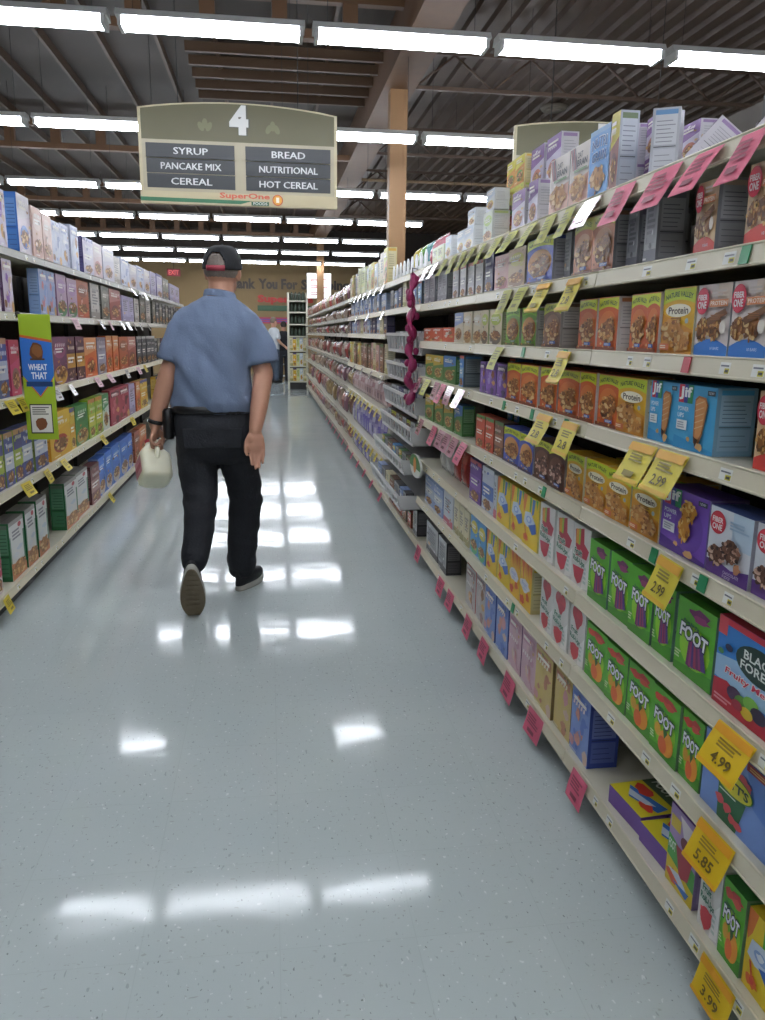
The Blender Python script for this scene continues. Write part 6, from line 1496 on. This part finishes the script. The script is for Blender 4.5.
# wristwatch
b = MB(); c = Vector((-0.5525, 3.989, 0.902)); dv = Vector((-0.25, 0.04, -0.95)).normalized()
b.tube([c - dv * 0.010, c - dv * 0.009, c + dv * 0.009, c + dv * 0.010], [0.0335, 0.0365, 0.0365, 0.0335], n=24, caps=False); w = off(b).build('wristwatch', M_LEATHER, man)
for s in (-1, 1):
    b = MB(); b.ball(c + Vector((s * 0.036, -0.006, 0.004)), (0.006, 0.012, 0.010), nu=10, nv=6); off(b).build('watch_case', mat('steel', 'c8c8c8', rough=0.2, metal=1.0), w)
# shoes: built flat, heel at the origin, toe along +y
def shoe(loc, rot, k=1.0):
    M = Matrix.Translation(Vector(loc)) @ Euler(rot).to_matrix().to_4x4() @ Matrix.Scale(k, 4)
    def prof(t):    # half width along the length, and a sideways lean
        return 0.031 + 0.017 * math.sin(PI * min(1, t * 0.62 + 0.16)) ** 2 + (0.006 if 0.55 < t < 0.9 else 0)
    def outline(n, sc=1.0, z=0.0, lift=0.0):
        r = []
        for k in range(n):
            a = 2 * PI * k / n
            y = 0.138 + 0.145 * math.sin(a) * sc; t = (y + 0.007) / 0.29
            tt = max(0, min(1, t)); wv = (0.034 + 0.017 * math.sin(PI * tt ** 1.5) + 0.004 * tt) * sc
            x = wv * (abs(math.cos(a)) ** 0.7) * (1 if math.cos(a) >= 0 else -1)
            r.append(M @ Vector((x, y, z + lift * max(0, t - 0.75))))
        return r
    b = MB(); b.loft([outline(36, 0.96, 0.0, 0.05), outline(36, 1.0, 0.006, 0.05), outline(36, 1.0, 0.024, 0.04), outline(36, 0.97, 0.028, 0.04)], 'ffffff', smooth=False)
    so = off(b).build('sole', mat('sole_foam', 'a3a29a', rough=0.6), man)
    b = MB(); b.loft([outline(36, 0.94, -0.003, 0.05), outline(36, 0.95, 0.002, 0.05)], 'ffffff', smooth=False)
    for q in range(9):
        y = 0.03 + q * 0.027
        p = [M @ Vector((x, yy, zz)) for x, yy, zz in ((-0.026, y, -0.006), (0.026, y, -0.006), (0.026, y + 0.012, -0.006), (-0.026, y + 0.012, -0.006), (-0.026, y, -0.002), (0.026, y, -0.002), (0.026, y + 0.012, -0.002), (-0.026, y + 0.012, -0.002))]
        if q < 7: b.hexa(p, 'ffffff')
    tr = off(b).build('tread', M_SOLE, so); tr['label'] = 'brown rubber tread'
    b = MB(); rows = []
    for z, sc, y0, y1 in ((0.026, 0.97, 0, 1), (0.045, 0.97, 0, 1), (0.062, 0.90, 0.0, 0.93), (0.078, 0.80, 0.0, 0.72), (0.095, 0.74, -0.01, 0.50), (0.108, 0.70, -0.01, 0.46)):
        r = []
        for k in range(30):
            a = 2 * PI * k / 30
            yl = -0.006 + 0.288 * y0; yh = 0.282 * y1
            y = (yl + yh) / 2 + (yh - yl) / 2 * math.sin(a); t = (y + 0.007) / 0.29
            wv = (0.035 + 0.011 * math.sin(PI * max(0, min(1, t)) ** 1.3)) * (sc if sc < 0.9 else sc)
            x = wv * (abs(math.cos(a)) ** 0.75) * (1 if math.cos(a) >= 0 else -1)
            r.append(M @ Vector((x, y, z + 0.03 * max(0, t - 0.8))))
        rows.append(r)
    b.loft(rows, 'ffffff'); up = off(b).build('shoe_upper', mat('black_shoe_fabric', '17181c', rough=0.7, bump=0.3, bump_scale=120), man)
    b = MB()
    for q in range(4):
        y = 0.125 + q * 0.022; z = 0.094 - q * 0.008
        b.tube([M @ Vector((-0.022, y, z - 0.006)), M @ Vector((0, y + 0.004, z + 0.004)), M @ Vector((0.022, y, z - 0.006))], 0.0025, n=6)
    off(b).build('lace', mat('lace', '3a3a3e', rough=0.8), up)
shoe((-0.185, 4.065, 0.003), (0, 0, R(-24)))
shoe((-0.372, 3.595, 0.268), (R(-66), 0, R(4)), 1.14)

# the milk jug in his left hand
jug = thing('milk_jug', 'white gallon milk jug held by its handle in the walking man\'s left hand', 'jug', GR)
JR = Euler((0, R(-12), 0)).to_matrix() @ Euler((R(-40), 0, 0)).to_matrix() @ Euler((0, 0, R(30))).to_matrix() * 1.0
hm = Vector((0, -0.083, 0.165))
def jp(x, y, z): return JR @ (Vector((x, y, z)) - hm)
b = MB(); rows = []
for z, r, cy, e in ((0.0, 0.052, 0, 3), (0.004, 0.064, 0, 3.5), (0.016, 0.0745, 0, 4.2), (0.05, 0.076, 0, 4.5), (0.10, 0.076, 0, 4.5), (0.135, 0.074, 0.0, 4.2), (0.16, 0.066, 0.008, 3.4), (0.185, 0.052, 0.016, 2.8), (0.21, 0.034, 0.022, 2.3), (0.228, 0.022, 0.024, 2), (0.246, 0.0195, 0.024, 2)):
    row = []
    for k in range(36):
        a = 2 * PI * k / 36; c, s = math.cos(a), math.sin(a)
        x = r * abs(c) ** (2 / e) * (1 if c >= 0 else -1); y = r * abs(s) ** (2 / e) * (1 if s >= 0 else -1)
        row.append(jp(x, y + cy, z))
    rows.append(row)
b.loft(rows, 'ffffff'); b.build('body', mat('milk_plastic', 'e6e4cc', rough=0.35, sss=0.25), jug)
b = MB(); hpth = [(0, 0.0, 0.205), (0, -0.035, 0.212), (0, -0.066, 0.198), (0, -0.083, 0.165), (0, -0.086, 0.13), (0, -0.07, 0.10), (0, -0.05, 0.09)]
b.tube([jp(*p) for p in hpth], [0.012, 0.0125, 0.0125, 0.0125, 0.0125, 0.013, 0.014], n=12); b.build('handle', mat('milk_plastic'), jug)
b = MB(); b.tube([jp(0, 0.024, 0.238), jp(0, 0.024, 0.240), jp(0, 0.024, 0.256), jp(0, 0.024, 0.258)], [0.018, 0.0225, 0.0225, 0.02], n=20); o = b.build('cap', mat('jug_cap', 'b8404c', rough=0.4), jug)
b = MB(); rows = []
b.poly([jp(-0.0768, -0.05, 0.03), jp(-0.0768, -0.05, 0.125), jp(-0.0768, 0.05, 0.125), jp(-0.0768, 0.05, 0.03)][::-1], 'c88a92')
b.poly([jp(-0.0772, -0.04, 0.06), jp(-0.0772, -0.04, 0.09), jp(-0.0772, 0.04, 0.09), jp(-0.0772, 0.04, 0.06)][::-1], 'b05a6a')
b.build('label', M_PAINT, jug)

# two shoppers far off by the checkout
def shopper(x, y, label, shirt_c, leg_c, hair_c, rz, h=1.74, arm=0.25, bag=None):
    k = h / 1.74
    p = thing('person', label, 'person', (x, y, 0), rz)
    b = MB()
    b.ball((0, 0, 1.62 * k), (0.075, 0.095, 0.11), nu=14, nv=10); b.ball((0, 0.09, 1.60 * k), (0.014, 0.02, 0.022)); b.ball((0, 0.035, 1.55 * k), (0.05, 0.055, 0.05))
    for s in (-1, 1): b.ball((s * 0.078, 0, 1.61 * k), (0.012, 0.02, 0.03))
    limb(b, [(0, -0.01, 1.58 * k), (0, -0.01, 1.42 * k)], [0.055, 0.06], 12)
    b.loft([ring(0, 0, 1.42 * k, 0.14, 0.08, 16), ring(0, 0, 1.2 * k, 0.15, 0.1, 16), ring(0, 0, 0.9 * k, 0.15, 0.1, 16)], 'ffffff')
    for s in (-1, 1):
        limb(b, [(s * 0.18, 0, 1.38 * k), (s * 0.225, 0.02, 1.12 * k), (s * 0.2, arm * (1 if s > 0 else 0.6), 0.95 * k)], [0.045, 0.04, 0.028], 10)
        q = Vector((s * 0.2, arm * (1 if s > 0 else 0.6), 0.95 * k)); b.ball(q + Vector((0, 0.03, -0.03)), (0.018, 0.04, 0.035))
        for f in range(4): limb(b, [q + Vector((0, 0.05, -0.05 + 0.016 * f)), q + Vector((s * -0.01, 0.085, -0.06 + 0.016 * f)), q + Vector((s * -0.025, 0.105, -0.07 + 0.016 * f))], [0.009, 0.008, 0.007], 8, 2)
        limb(b, [q + Vector((0, 0.01, 0)), q + Vector((s * -0.03, 0.05, 0.005)), q + Vector((s * -0.035, 0.08, -0.01))], [0.011, 0.010, 0.008], 8, 2)
        limb(b, [(s * 0.1, 0, 0.9 * k), (s * 0.1, 0.01, 0.48 * k), (s * 0.1, 0, 0.08)], [0.08, 0.055, 0.04], 10)
    part('body', fuse(b, 0.011, 3), M_SKIN, p)
    b = MB(); b.loft([ring(0, 0, 0.88 * k, 0.185, 0.125, 20), ring(0, 0, 1.1 * k, 0.175, 0.125, 20), ring(0, 0, 1.3 * k, 0.2, 0.125, 20), ring(0, 0, 1.4 * k, 0.17, 0.1, 20), ring(0, 0, 1.47 * k, 0.07, 0.065, 20)], 'ffffff')
    for s in (-1, 1): limb(b, [(s * 0.16, 0, 1.38 * k), (s * 0.22, 0.01, 1.2 * k)], [0.065, 0.065], 12)
    part('shirt', fuse(b, 0.016, 4), mat('shirt_' + shirt_c, shirt_c, rough=0.85), p)
    b = MB(); b.loft([ring(0, 0, 0.95 * k, 0.17, 0.115, 20), ring(0, 0, 0.85 * k, 0.185, 0.13, 20), ring(0, 0, 0.75 * k, 0.17, 0.11, 20)], 'ffffff')
    for s in (-1, 1): limb(b, [(s * 0.1, 0, 0.85 * k), (s * 0.1, 0.01, 0.48 * k), (s * 0.1, 0, 0.1)], [0.1, 0.085, 0.07], 12)
    part('trousers', fuse(b, 0.016, 4), mat('legs_' + leg_c, leg_c, rough=0.85), p)
    b = MB(); b.ball((0, -0.012, 1.645 * k), (0.084, 0.098, 0.098), nu=14, nv=10); b.build('hair', mat('hair_' + hair_c, hair_c, rough=0.8), p)
    for s in (-1, 1):
        b = MB(); b.loft([ring(s * 0.1, 0.05, 0.002, 0.045, 0.135, 16), ring(s * 0.1, 0.05, 0.05, 0.045, 0.13, 16), ring(s * 0.1, 0.0, 0.1, 0.04, 0.07, 16)], 'ffffff'); b.build('shoe', M_LEATHER, p)
    return p
shopper(0.13, 22.2, 'distant shopper in pale grey shirt beyond the walking man', 'b4b8bc', '3a4654', '6a5c50', R(-60))
shopper(0.40, 23.05, 'distant shopper in black top beside the pale-shirted shopper', '1c1c20', '2a2c34', '2c2622', R(20), 1.64)
